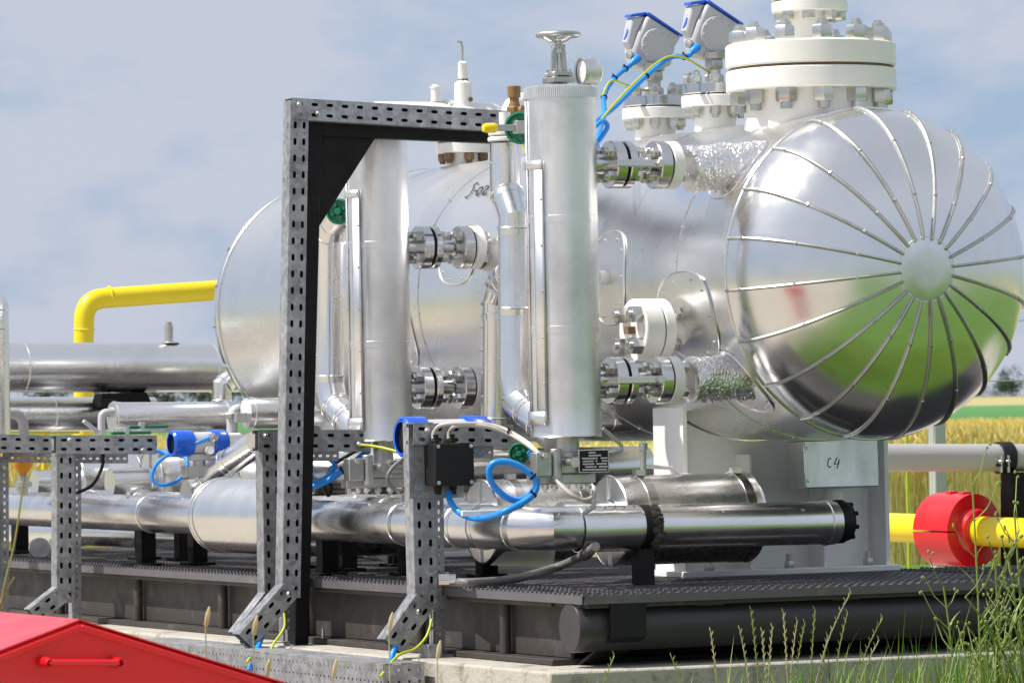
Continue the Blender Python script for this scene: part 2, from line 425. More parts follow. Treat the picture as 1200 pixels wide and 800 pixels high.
for y in (12.02, 12.85, 13.9, 14.8): lap(y)
HH = .325
def headprof(n=22): return [(HH * math.sin(PI / 2 * i / n), R * math.cos(PI / 2 * i / n) ** .92) for i in range(n + 1)]
hp = headprof()
b = MB(); prev = None; rh = random.Random(4); NG, SUB = 20, 6     # hand fitted gores: each panel a little flat and a little off its neighbours
tilt = [(rh.uniform(-.0022, .0022), rh.uniform(-.0022, .0022), rh.uniform(.0005, .003)) for _ in range(NG)]
for d, r in hp[:-1] + [(HH, .02)]:
    cur = []
    for k in range(NG):
        t0, t1, dip = tilt[k]
        for j in range(SUB):
            f = j / SUB; a = 2 * PI * (k + .32 + f) / NG; env = math.sin(PI * f); m = math.sin(PI * min(1, d / HH))
            rr = r + .001 - dip * env * (.3 + m) + (t0 * (1 - f) + t1 * f) * env * m
            cur.append(b.bm.verts.new((CX + rr * math.cos(a), VY0 - d + (t0 * env * .6 * m), CZ + rr * math.sin(a))))
    if prev: b.bridge(prev, cur)
    prev = cur
b.bm.faces.new(prev); hd = b.build('ribbed_head', 'head', VS)
for k in range(20):
    a = 2 * PI * (k + .32) / 20; ct, stn = math.cos(a), math.sin(a)
    b = MB(); pts = [V((CX + (r + .003) * ct, VY0 - d - .003, CZ + (r + .003) * stn)) for d, r in hp if r > .1] + [V((CX + .088 * ct, VY0 - HH * .985 - .002, CZ + .088 * stn))]
    b.tube(pts, .0052, 6)
    for i in (3, 10, 16):
        b.lathe(pts[i], (pts[i] - V((CX, VY0, CZ))), [(0, .006), (.006, .005), (.007, 0)], 8)
    b.build('rib', 'castgrey', hd)
b = MB(); b.lathe((CX, VY0 - HH + .012, CZ), -Y_, [(0, .094), (.006, .095), (.009, .09), (.012, .05), (.0125, 0)], 40); b.torus((CX, VY0 - HH + .008, CZ), Y_, .093, .005, 48, 6)
b.build('centre_cap', 'dull', hd)
b = MB(); b.torus((CX, VY0, CZ), Y_, R + .001, .0045, 120, 6); b.build('seam_ring', 'jacket', hd)
b = MB(); b.lathe((CX, VY1, CZ), Y_, [(d, r + .001) for d, r in hp[:-1]] + [(HH, 0)], 80); h2 = b.build('ribbed_head', 'head', VS)
b = MB(); b.torus((CX, VY1, CZ), Y_, R + .002, .006, 120, 6); b.build('seam_ring', 'jacket', h2)
for k in range(20):
    a = 2 * PI * (k + .3) / 20
    b = MB(); b.tube([V((CX + (r + .003) * math.cos(a), VY1 + d + .003, CZ + (r + .003) * math.sin(a))) for d, r in hp if r > .09], .005, 6); b.build('rib', 'jacket', h2)
# riveted cover plates round the nozzle openings
def cover(y, a, ry, ra, n=40, top=None):
    pts = []
    for i in range(n):
        t = 2 * PI * i / n; e = .75
        cx_, sx_ = math.cos(t), math.sin(t)
        pts.append((y + ry * math.copysign(abs(cx_) ** e, cx_), a + ra * math.copysign(abs(sx_) ** e, sx_)))
    b = MB(); b.tube([sh(p[0], p[1], R + .003) for p in pts], .0035, 6, True)
    c = b.bm.verts.new(sh(y, a, R + .004)); rr = []
    vs = [b.bm.verts.new(sh(p[0], p[1], R + .003)) for p in pts]; vm = [b.bm.verts.new(sh(y + (p[0] - y) * .5, a + (p[1] - a) * .5, R + .004)) for p in pts]
    for i in range(n):
        j = (i + 1) % n; b.bm.faces.new((vs[i], vs[j], vm[j], vm[i])); b.bm.faces.new((vm[i], vm[j], c))
    for i in range(0, n, 4):
        q = (y + (pts[i][0] - y) * .84, a + (pts[i][1] - a) * .84); b.cyl(sh(q[0], q[1], R), sh(q[0], q[1], R + .008), .0035, seg=6)
    return b.build('cover_plate', 'clad', VS)
cover(12.48, 88, .12, 17); cover(11.98, 104, .17, 16); cover(14.1, 103, .13, 15); cover(13.6, 74, .14, 12); cover(11.85, 49, .10, 13); cover(11.86, 131, .11, 14)
for y, a in ((12.48, 88), (14.1, 103)):
    b = MB(); p = sh(y, a); nrm = (p - V((CX, y, CZ))).normalized()
    b.disc(p, nrm, .022, .03, 20); b.hexn(p + nrm * .03, nrm, .014, .02); b.build('plug', 'white', VS)
def bolts_each(parent, mat, *args, **kw):
    c, ax, R_, n = args[:4]
    for k in range(n):
        b = MB(); bolts(b, *args, only=k, **kw); b.build('nut', mat, parent)
def bolts(b, c, ax, R_, n, rn, h, side, ph=0, stud=.012, rs=None, only=None):
    ax, u, w_ = frame_for(ax)
    for k in (range(n) if only is None else (only,)):
        t = 2 * PI * (k + ph) / n; q = V(c) + u * R_ * math.cos(t) + w_ * R_ * math.sin(t)
        d = ax * side
        b.hexn(q, d, rn, h, k * .7); b.cyl(q + d * h, q + d * (h + stud), rs or rn * .55, seg=10)
# big flanged manway nozzle on top
c0 = V((CX, 12.05, 0))
def zc(z): return V((CX, 12.05, z))
b = MB(); b.cyl(zc(1.74), zc(1.885), .205, .205, 48); nz = b.build('manway_neck', 'white', VS)
b = MB(); b.disc(zc(1.878), Z_, .259, .064, 64, .004); b.build('neck_flange', 'white', VS)
b = MB(); b.disc(zc(1.943), Z_, .25, .006, 64, .001); b.build('gasket', 'rust', VS)
b = MB(); b.disc(zc(1.95), Z_, .259, .072, 64, .005); b.build('blind_flange', 'white', VS)
for k in range(12):
    t = 2 * PI * (k + .35) / 12; q = V((CX + .218 * math.cos(t), 12.05 + .218 * math.sin(t), 0))
    b = MB(); b.cyl(q + Z_ * 1.87, q + Z_ * 2.03, .015, seg=10); b.hexn(q + Z_ * 2.022, Z_, .033, .042, k * .9); b.lathe(q + Z_ * 2.064, Z_, [(0, .017), (.012, .017), (.013, .012), (.02, .012), (.02, 0)], 14)
    b.hexn(q + Z_ * 1.878, -Z_, .033, .042, k * 1.3); b.cyl(q + Z_ * 1.836, q + Z_ * 1.816, .017, seg=14)
    b.build('stud_bolt', 'nut', VS)
b = MB(); b.lathe(zc(2.02), Z_, [(0, .062), (.02, .056), (.045, .053), (.07, .056), (.09, .06), (.12, .068), (.12, 0)], 36); b.build('vent_neck', 'white', VS)
b = MB(); b.disc(zc(2.119), Z_, .116, .032, 48); b.disc(zc(2.156), Z_, .116, .05, 48); b.build('vent_flange', 'white', VS)
b = MB(); b.disc(zc(2.151), Z_, .108, .005, 40, .001); b.build('gasket', 'rust', VS)
for k in range(8):
    t = 2 * PI * (k + .3) / 8; q = V((CX + .09 * math.cos(t), 12.05 + .09 * math.sin(t), 2.119)); b = MB(); b.hexn(q, -Z_, .02, .026, k); b.build('nut', 'nut', VS)
# two instrument nozzles behind it, one safety valve nozzle far left
def smallnoz(y, zt, r, steel, nb=8, dz=0):
    c = V((CX, y, 0))
    b = MB(); b.cyl(c + Z_ * 1.76, c + Z_ * (zt + .004), r * .62, seg=30); b.build('nozzle_neck', 'white', VS)
    b = MB(); b.disc(c + Z_ * zt, Z_, r, .036, 44); b.build('neck_flange', 'white', VS)
    b = MB(); b.disc(c + Z_ * (zt + .036), Z_, r * .93, .004, 40, .001); b.build('gasket', 'rust', VS)
    b = MB(); b.disc(c + Z_ * (zt + .04), Z_, r * (.98 if steel else 1), .034, 44); b.build('blind_flange', 'steel' if steel else 'white', VS)
    for k in range(nb):
        t = 2 * PI * (k + .4) / nb; q = c + V((r * .78 * math.cos(t), r * .78 * math.sin(t), 0))
        b = MB(); b.cyl(q + Z_ * (zt - .01), q + Z_ * (zt + .08), .009, seg=8); b.hexn(q + Z_ * (zt + .074), Z_, .018, .026, k); b.lathe(q + Z_ * (zt + .1), Z_, [(0, .012), (.01, .012), (.014, .006), (.014, 0)], 12)
        b.hexn(q + Z_ * zt, -Z_, .018, .026, k * 2); b.cyl(q + Z_ * (zt - .026), q + Z_ * (zt - .036), .011, seg=10); b.build('stud_bolt', 'nut' if steel else 'rust', VS)
smallnoz(13.09, 1.865, .106, True); smallnoz(12.675, 1.875, .106, True); smallnoz(14.58, 1.845, .094, False, 6)
# blind side nozzle with a heavy white flange
bc = V((6.13, 12.06, 1.16)); 
b = MB(); b.cyl(bc + X_ * .06, bc + X_ * .26, .045, seg=28); b.build('nozzle_neck', 'white', VS)
b = MB(); b.disc(bc, X_, .094, .062, 44); b.build('blind_flange', 'whiteclean', VS)
b = MB(); b.disc(bc + X_ * .062, X_, .088, .004, 40, .001); b.build('gasket', 'rubber', VS)
b = MB(); b.disc(bc + X_ * .066, X_, .094, .034, 44); b.build('neck_flange', 'whiteclean', VS)
for k in range(4):
    t = PI / 4 + k * PI / 2; q = bc + V((0, .066 * math.cos(t), .066 * math.sin(t)))
    b = MB(); b.cyl(q, q + X_ * .11, .012, seg=8); b.hexn(q, -X_, .027, .034, k); b.cyl(q - X_ * .034, q - X_ * .042, .012, seg=12); b.hexn(q + X_ * .1, X_, .022, .03, k); b.build('stud_bolt', 'nut', VS)
b = MB(); b.box(bc - X_ * .012, (.024, .03, .022)); b.build('plug', 'rust', VS)
# foil wrapped side nozzles near the ribbed head
def foil(p0, p1, r):
    b = MB(); p0, p1 = V(p0), V(p1); n, seg = 60, 84; ax, u, w_ = frame_for(p1 - p0); prev = None
    for i in range(n + 1):
        c = p0 + (p1 - p0) * i / n; cur = []
        for j in range(seg):
            t = 2 * PI * j / seg; rr = r * (1 + random.uniform(-.024, .024) + .03 * math.sin(3 * t + i * .22) + .02 * math.sin(7 * t - i * .35 + 2 * math.sin(i * .3))) * (.86 if i == 0 else 1)
            cur.append(b.bm.verts.new(c + (u * math.cos(t) + w_ * math.sin(t)) * rr + ax * random.uniform(-.0012, .0012)))
        if prev: b.bridge(prev, cur)
        else: b.bm.faces.new(cur[::-1])
        prev = cur
    bmesh.ops.triangulate(b.bm, faces=b.bm.faces)
    o = b.build('foil_wrap', 'foil', VS, flat=True); return o
NY = 11.85
foil((6.214, 11.85, 1.629), (6.463, 11.85, 1.646), .067)
foil((6.2, 11.85, 1.006), (6.46, 11.85, 1.017), .067)
# handwriting on the shell
def strokes(name, mat, parent, lines, fn, r):
    b = MB()
    for ln_ in lines: b.tube(spline([fn(x, y) for x, y in ln_], 5), r, 5)
    return b.build(name, mat, parent)
S02 = [[(3, 6), (2.4, 6.6), (1.6, 5.6), (2, 3.6), (1.7, 1.6), (.6, .2), (0, .6)], [(3, 2.6), (3.9, 2.7)],
       [(5.6, 4.2), (4.4, 3.4), (4.1, 1.2), (5, .6), (5.9, 2.2), (5.6, 4.2)], [(6.6, 3.6), (7.6, 4.4), (8, 3.2), (6.6, .8), (8.4, 1.0)]]
strokes('marker_writing', 'ink', VS, S02, lambda x, y: sh(13.78 - x * .020 + y * .0095, 48 - y * 1.35, R + .0035), .0019)
# saddles
def saddle(y0, bright):
    P = thing_part = bpy.data.objects.new('saddle', None); col.objects.link(P); P.parent = VS; P.location = V((CX, y0, .407)) - WL[VS.name]; WL[P.name] = V((CX, y0, .407))
    hw, dp, SX = .355, .20, CX + .062
    b = MB(); n = 24; pts = [(SX - hw + .02, y0 + dp / 2 - .008, .42)]
    arc = [(SX - (hw - .02) + (2 * hw - .04) * i / n) for i in range(n + 1)]
    pts += [(x, y0 + dp / 2 - .008, CZ - math.sqrt(max(0, (R + .004) ** 2 - (x - CX) ** 2))) for x in arc] + [(SX + hw - .02, y0 + dp / 2 - .008, .42)]
    b.prism(pts, (0, .016, 0)); b.build('web', 'saddle', P)
    zt = CZ - math.sqrt(R * R - (hw - .062) ** 2) + .01
    for sx in (-1, 1):
        b = MB(); b.box((SX + sx * hw, y0 + dp / 2, (.42 + zt) / 2), (.016, dp, zt - .42)); b.build('side_plate', 'saddle', P, bevel=.002)
    for xx in (-.13, .13):
        b = MB(); b.box((SX + xx, y0 + dp / 4 - .004, .60), (.012, dp / 2 - .008, .36)); b.build('gusset', 'saddle', P, bevel=.002)
    b = MB(); b.box((SX, y0 + dp / 2, .4165), (2 * hw + .06, dp + .05, .019)); b.build('base_plate', 'saddle', P, bevel=.003)
    for sx in (-.28, 0, .28):
        b = MB(); b.hexn((SX + sx, y0 - .002, .426), Z_, .018, .022); b.cyl((SX + sx, y0 - .002, .448), (SX + sx, y0 - .002, .47), .01, seg=10); b.build('anchor_bolt', 'castgrey', P)
    return P
saddle(12.36, 1); saddle(15.0, 1)
TILT = Matrix.Rotation(math.radians(-2.5), 3, 'X')
b = MB(); b.box((6.932, 12.29, 0.744), (.262, .11, .148), TILT); tb = b.build('tag_box', 'dull', VS, bevel=.004)
tbc = V((6.932, 12.29, 0.744))
C4 = [[(2, 4.6), (1.2, 5), (.3, 3.6), (.2, 1.8), (1, 1), (1.8, 1.6)], [(5.2, 5.2), (3.6, 2.4), (6.2, 2.9)], [(6.2, 4.3), (5, .6)]]
strokes('marker_writing', 'ink', tb, C4, lambda x, y: tbc + TILT @ V((-.05 + x * .0068, -.0562, -.018 + y * .0072)), .0013)
for dz in (-.05, .05):
    b = MB(); b.cyl(tbc + TILT @ V((-.118, -.054, dz)), tbc + TILT @ V((-.118, -.061, dz)), .005, seg=8); b.build('screw', 'nut', tb)
b = MB(); b.cyl(tbc + V((0, 0, -.06)), tbc + V((0, 0, -.11)), .03, seg=20); b.build('drain_stub', 'white', VS)
# ------------------------------------------------------------------ insulated level columns
def column(label, x, y, z0, z1, r):
    T = thing('level_column', label, 'column', (x, y, z0), 'insulated level columns'); c = V((x, y, 0))
    def sf(s, z, rr): return c + CAMR * (s * rr) + TOC * (math.sqrt(max(0, 1 - s * s)) * rr) + Z_ * z
    b = MB(); b.lathe(c + Z_ * z0, Z_, [(0, 0), (0, r * .99), (.004, r + .001), (.008, r)] + [(.008 + (z1 - z0 - .008) * i / 12, r) for i in range(1, 13)], 64); b.build('jacket', 'dull', T)
    b = MB(); b.lathe(c + Z_ * (z1 - .034), Z_, [(0, r), (0, r + .0035), (.034, r + .0035), (.036, r - .002), (.04, r * .6), (.041, 0)], 90)
    for k in range(110):
        t = 2 * PI * k / 110; p = c + V((math.cos(t), math.sin(t), 0)) * (r + .0035) + Z_ * (z1 - .032); b.cyl(p, p + Z_ * .030, .0022, seg=5)
    b.build('crimped_lid', 'dull', T)
    for zz in (z0 + .30, z0 + .62):
        b = MB(); b.lathe(c + Z_ * zz, Z_, [(0, r), (0, r + .0012), (.02, r + .0012), (.021, r)], 64); b.build('lap_band', 'dull', T)
    # raised access strip
    h0, h1 = z0 + .035, z1 - .215
    def strip(s0, s1, za, zb, rr, n=6):
        b = MB(); A = []
        for z in (za, zb): A.append([b.bm.verts.new(sf(s0 + (s1 - s0) * i / n, z, rr)) for i in range(n + 1)])
        for i in range(n): b.bm.faces.new((A[0][i], A[0][i + 1], A[1][i + 1], A[1][i]))
        return b
    b = strip(-.75, -.52, h0, h1, r + .007); b.build('access_strip', 'dull', T, solid=.008)
    b = strip(-.97, -.52, h1 - .025, h1, r + .009); b.build('strip_head', 'dull', T, solid=.006)
    b = strip(-.97, -.52, h0, h0 + .04, r + .009); b.build('strip_foot', 'dull', T, solid=.006)
    b = strip(-.985, -.95, z0, z1 - .04, r + .003); b.build('lap_seam', 'dull', T, solid=.004)
    b = MB()
    for i in range(8):
        z = z0 + .02 + i * (z1 - z0 - .08) / 7
        for s, rr in ((-.965, r + .004), (-.56, r + .01)):
            if rr > r + .005 and not h0 < z < h1: continue
            p = sf(s, z, rr); b.lathe(p, p - (c + Z_ * p.z), [(0, .0042), (.002, .004), (.004, 0)], 8)
    b.build('rivet', 'castgrey', T)
    b = MB(); b.torus(c + Z_ * (z0 + .001), Z_, r - .001, .003, 60, 6); b.build('bottom_bead', 'jacket', T)
    return T
column('tall shiny insulated column nearest the ribbed end, below the handwheel', 5.80, 11.85, .848, 1.862, .1025)
column('tall insulated column under the horizontal arm of the black gantry', 5.904, 13.42, .84, 1.862, .100)
def stub(x, y, z0, z1, r, label):
    b = MB(); b.lathe((x, y, z0), Z_, [(0, 0), (0, r * 1.5), (.012, r * 1.5), (.014, r), (z1 - z0, r), (z1 - z0, 0)], 30)
    return tag(b.build('drain_stub', 'castgrey'), label, 'pipe stub')
stub(5.80, 11.85, .79, .846, .036, 'short steel stub under the nearest insulated column')
stub(5.904, 13.42, .75, .843, .036, 'short steel stub under the insulated column behind the gantry')

# ------------------------------------------------------------------ ball valves between columns and vessel
def valve(label, org, lever):
    T = thing('flanged_valve', label, 'valve', org, 'flanged ball valves'); o = V(org)
    def fl(x, r, th, mat, ph, left, right):
        b = MB(); b.disc(o + X_ * x, X_, r, th, 48); f = b.build('flange', mat, T)
        if left: bolts_each(f, 'nut', o + X_ * x, X_, r * .72, 4, .0165, .02, -1, ph, .01)
        if right: bolts_each(f, 'nut', o + X_ * (x + th), X_, r * .72, 4, .0165, .018, 1, ph, .006)
    fl(0, .070, .036, 'steel', .5, True, False)
    b = MB(); b.disc(o + X_ * .036, X_, .062, .009, 40, .001); b.build('gasket', 'rubber', T)
    fl(.045, .070, .024, 'steel', .5, False, True)
    b = MB(); b.cyl(o - X_ * .05, o, .03, .03, 28); b.build('inlet_pipe', 'steel', T)
    b = MB(); b.lathe(o + X_ * .069, X_, [(0, .026), (.03, .024), (.055, .024), (.06, .032), (.085, .032), (.088, .026), (.10, .026)], 28); b.build('body', 'steel', T)
    fl(.145, .070, .038, 'steel', .5, True, False)
    b = MB(); b.disc(o + X_ * .183, X_, .066, .004, 40, .001); b.build('gasket', 'rubber', T)
    fl(.187, .070, .034, 'whiteclean', .5, False, True)
    if lever:
        b = MB(); b.cyl(o + V((.128, -.02, .0)), o + V((.128, -.075, 0)), .013, seg=16); b.hexn(o + V((.128, -.083, 0)), -Y_, .013, .012); b.build('spindle', 'nut', T)
        b = MB(); b.box(o + V((.066, -.079, .0)), (.15, .007, .022)); b.build('lever', 'steel', T, bevel=.003)
    return T
ov = V((5.95, 11.85, 1.64)); valve('polished flanged ball valve with a lever at the upper right of the nearest column', ov, True)
ol = V((5.939, 11.85, 1.009)); valve('polished flanged ball valve with a lever low beside the nearest column', ol, True)
of = V((6.039, 13.42, 1.464)); valve('upper flanged valve without lever right of the column behind the gantry', of, False)
og = V((6.03, 13.42, 1.01)); valve('lower flanged valve without lever right of the column behind the gantry', og, False)
for o_, l_ in ((of, 'upper'), (og, 'lower')):
    b = MB(); b.lathe(o_ + X_ * .221, X_, [(0, .05), (.02, .035), (.05, .032), (.25, .032), (.25, 0)], 28)
    b.build('nozzle_neck', 'whiteclean', VS)

# ------------------------------------------------------------------ vertical insulated pipes
def clad(name, label, pts, r, seams, rad=0, mat='jacket', cat='pipe', group=None, ends=True, seg=36, n=5, rivets=False):
    T = thing(name, label, cat, pts[0], group); P = rounded(pts, rad, n) if rad else [V(p) for p in pts]
    b = MB(); b.tube(P, r, seg); b.build('jacket', mat, T, smooth=22)
    L = [0]
    for i in range(1, len(P)): L.append(L[-1] + (P[i] - P[i - 1]).length)
    for s in seams:
        d = s * L[-1]
        for i in range(1, len(P)):
            if d <= L[i] or i == len(P) - 1:
                t = (d - L[i - 1]) / max(1e-6, L[i] - L[i - 1]); ax = P[i] - P[i - 1]; c = P[i - 1] + ax * t; break
        b = MB(); b.torus(c, ax, r + .0008, .0038, 44, 6)
        b.lathe(c, ax, [(0, r), (0, r + .0016), (.022, r + .0016), (.022, r)], 40); b.build('seam_band', mat, T)
    if rivets:
        b = MB(); a = (P[-1] - P[0]).normalized()
        for i in range(rivets):
            d = (i + .5) / rivets * L[-1]
            for k in range(1, len(P)):
                if d <= L[k]:
                    p = P[k - 1] + (P[k] - P[k - 1]) * ((d - L[k - 1]) / (L[k] - L[k - 1])); ax = (P[k] - P[k - 1]).normalized(); break
            side = (CAMR * -.93 + TOC * .36) if abs(ax.z) > .5 else (Z_ * .6 + TOC * .8)
            q = (side - ax * side.dot(ax)).normalized(); b.lathe(p + q * (r - .001), q, [(0, .005), (.003, .0045), (.0055, 0)], 8)
        b.build('rivet', 'castgrey', T)
    return T
clad('insulated_riser', 'bent vertical silver riser pipe under the yellow lever, left of the nearest column', [(5.95, 12.547, 1.746), (5.95, 12.553, 1.605), (5.95, 12.495, 1.519), (5.95, 12.516, 1.035), (5.95, 12.489, 0.956), (5.95, 12.215, 0.836)], .048, [.14, .25, .47, .80, .89], group='insulated riser pipes', rivets=9)
clad('insulated_riser', 'slim silver riser pipe half hidden behind the bent riser', [(6.2, 13.028, 1.371), (6.2, 13.118, 1.342), (6.2, 13.172, 1.284), (6.2, 13.19, 0.865)], .045, [.06, .13, .2, .36, .93], group='insulated riser pipes', rivets=8)
clad('insulated_riser', 'silver riser pipe seen through the black gantry', [(5.95, 13.809, 1.599), (5.95, 13.89, 1.563), (5.95, 13.921, 1.514), (5.95, 13.943, 1.03), (5.95, 13.917, 0.962), (5.95, 13.687, 0.858)], .049, [.09, .15, .63, .76, .86], group='insulated riser pipes', rivets=8)
# top of bent riser: flange, green disc, yellow lever, bronze fitting
c = V((5.95, 12.546, 1.751))
b = MB(); b.disc(c, Z_, .054, .014, 36); b.disc(c + Z_ * .018, Z_, .052, .02, 36); b.cyl(c, c + Z_ * .09, .018, seg=18); tag(b.build('pipe_flange', 'white'), 'small cream flange capping the bent riser pipe', 'flange')
def gwheel(label, c, nrm, r, lever):
    T = thing('disc_valve', label, 'valve', c, 'green disc valves'); c = V(c); nrm = V(nrm).normalized()
    b = MB(); b.lathe(c, nrm, [(0, 0), (0, r * .9), (.006, r), (.016, r), (.018, r * .86), (.008, r * .8), (.008, r * .3), (.026, r * .26), (.028, 0)], 36); b.build('disc', 'green', T)
    b = MB(); bolts(b, c + nrm * .008, nrm, r * .5, 4, .007, .012, 1, .3, .004); b.build('screw', 'green', T)
    b = MB(); b.disc(c - nrm * .03, nrm, r * .92, .022, 36); b.build('rear_disc', 'green', T)
    if lever:
        q = c + nrm * .03
        b = MB(); b.box(q + V((0, 0, .0)), (.03, .03, .04)); b.bar(q, q + V((-.08, .0, -.002)), .008, .02); b.build('lever', 'castgrey', T, bevel=.002)
        b = MB(); b.lathe(q + V((-.076, 0, -.002)), V((-1, 0, -.03)), [(0, 0), (0, .012), (.008, .0155), (.035, .015), (.044, .011), (.046, 0)], 20); b.build('grip', 'yellow', T)
    return T
gwheel('green disc valve with a yellow lever grip beside the nearest column top', (5.93, 12.388, 1.782), (-.62, -.78, 0), .05, True)
gwheel('green disc valve on top of the riser behind the gantry', (5.93, 13.791, 1.598), (-.62, -.78, 0), .043, False)
gwheel('green disc valve low behind the junction box cables', (5.98, 12.541, 0.797), (-.62, -.78, 0), .034, False)
c = V((6.02, 12.623, 1.831))
b = MB(); b.lathe(c + Z_ * -.03, Z_, [(0, 0), (0, .012), (.03, .014), (.03, .017), (.045, .019), (.06, .02), (.075, .016), (.08, .015), (.09, .015), (.092, .02), (.125, .021), (.128, .016), (.128, 0)], 20)
b.hexn(c + Z_ * .012, Z_, .026, .022); b.lathe(c + Z_ * .02, V((.5, -.9, 0)), [(0, .012), (.026, .012), (.026, .016), (.034, .016), (.034, 0)], 14)
tag(b.build('vent_fitting', 'bronze'), 'brown bronze vent fitting standing behind the green disc valve', 'fitting')
b = MB(); b.tube(spline([(5.97, 12.467, 1.752), (5.97, 12.456, 1.72), (5.97, 12.409, 1.696)]), .003, 6); tag(b.build('earth_wire', 'earth'), 'short yellow wire below the green disc valve by the nearest column', 'wire')

# ------------------------------------------------------------------ handwheel valve and gauge
o = V((5.88, 12.02, 1.896)); T = thing('handwheel_valve', 'grey valve with a round handwheel standing behind the top of the nearest column', 'valve', o - Z_ * .05)
wz = V((5.882, 12.02, 2.032)) - o; H = wz.z
b = MB(); b.lathe(o - Z_ * .05, Z_, [(0, 0), (0, .03), (.04, .03), (.04, 0)], 24); b.box(o + Z_ * .002, (.075, .075, .016)); b.box(o + Z_ * .02, (.06, .06, .014)); b.build('bonnet', 'castgrey', T, bevel=.003)
b = MB()
for sx in (-1, 1):
    for sy in (-1, 1): b.hexn(o + V((sx * .025, sy * .025, .01)), Z_, .0095, .014); b.cyl(o + V((sx * .025, sy * .025, .024)), o + V((sx * .025, sy * .025, .034)), .005, seg=8)
b.build('nut', 'castgrey', T)
b = MB(); 
for s in (-1, 1): b.bar(o + V((s * .02, 0, .02)), o + V((s * .012, 0, H * .74)), .016, .010, (0, 1, 0))
b.box(o + V((0, 0, H * .74)), (.036, .024, .014)); b.build('yoke', 'castgrey', T, bevel=.002)
b = MB(); b.cyl(o + Z_ * .02, o + Z_ * (H + .004), .006, seg=12); b.lathe(o + Z_ * (H * .6), Z_, [(0, .009), (.016, .009), (.016, .006)], 12); b.hexn(o + Z_ * (H * .8), Z_, .011, .012); b.build('stem', 'nut', T)
b = MB(); b.torus(o + Z_ * H, Z_, .060, .0078, 48, 10)
for k in range(4):
    t = k * PI / 2 + .5; b.tube([o + Z_ * (H - .022), o + V((math.cos(t) * .03, math.sin(t) * .03, H - .016)), o + V((math.cos(t) * .061, math.sin(t) * .061, H))], .005, 8)
b.lathe(o + Z_ * (H - .034), Z_, [(0, 0), (0, .012), (.018, .014), (.018, 0)], 16); b.build('handwheel', 'castgrey', T)
c = V((5.933, 11.98, 1.922)); T = thing('pressure_gauge', 'round steel pressure gauge at the right of the nearest column top', 'gauge', c - Z_ * .09)
b = MB(); b.lathe(c, X_, [(0, .034), (-.003, .04), (0, .041), (.012, .041), (.014, .039), (.05, .039), (.056, .034), (.057, 0)], 40); b.build('case', 'dull', T)
b = MB(); b.disc(c + X_ * .002, X_, .034, .004, 36, .0005); b.build('dial', 'glass', T)
b = MB(); b.cyl(c + V((.025, 0, -.035)), c + V((.025, 0, -.10)), .009, seg=12); b.build('stem', 'castgrey', T)

# ------------------------------------------------------------------ white header, safety valve and vent on the far nozzle
Y0 = 14.58
T = thing('relief_header', 'white relief header pipe showing above the gantry arm', 'pipe', (6.741, 14.58, 1.891))
b = MB(); b.tube(rounded([(6.413, 14.58, 1.98), (6.869, 14.58, 1.98), (6.909, 14.58, 1.938), (6.914, 14.58, 1.871)], .05), .046, 28); b.build('header_pipe', 'whiteclean', T)
b = MB(); b.tube(rounded([(6.789, 14.3, 1.912), (6.811, 14.3, 2.014), (6.943, 14.3, 2.004)], .06), .032, 20); b.build('elbow', 'whiteclean', T)
b = MB(); b.cyl((6.747, 14.58, 1.897), (6.749, 14.58, 1.997), .05, seg=28); b.build('neck', 'white', T)
c = V((6.753, 14.58, 2.015)); T = thing('safety_valve', 'slim cream safety valve with a lever tip above the white header pipe', 'valve', c)
b = MB(); b.lathe(c - Z_ * .02, Z_, [(0, 0), (0, .034), (.03, .033), (.10, .030), (.104, .024), (.11, .018), (.165, .016), (.17, .018), (.175, .012), (.18, 0)], 26); b.build('bonnet', 'white', T)
b = MB(); b.hexn(c + Z_ * .075, Z_, .022, .02); b.cyl(c + V((.012, -.03, .02)), c + V((.012, -.04, .02)), .008, seg=10); b.build('nut', 'rust', T)
b = MB(); b.tube([c + Z_ * .155, c + Z_ * .21, c + V((-.004, 0, .225)), c + V((-.018, 0, .226))], .004, 8); b.build('lever_tip', 'castgrey', T)
b = MB(); b.disc(c + V((-.05, 0, -.01)), V((-1, -.3, 0)), .03, .03, 20); b.build('side_port', 'white', T)
c = V((6.647, 14.58, 2.028)); b = MB(); b.lathe(c, Z_, [(0, 0), (0, .018), (.045, .018), (.046, .021), (.052, .021), (.054, .015), (.06, .012), (.06, 0)], 18); tag(b.build('vent_stub', 'whiteclean'), 'short white vent stub on the header left of the safety valve', 'vent')

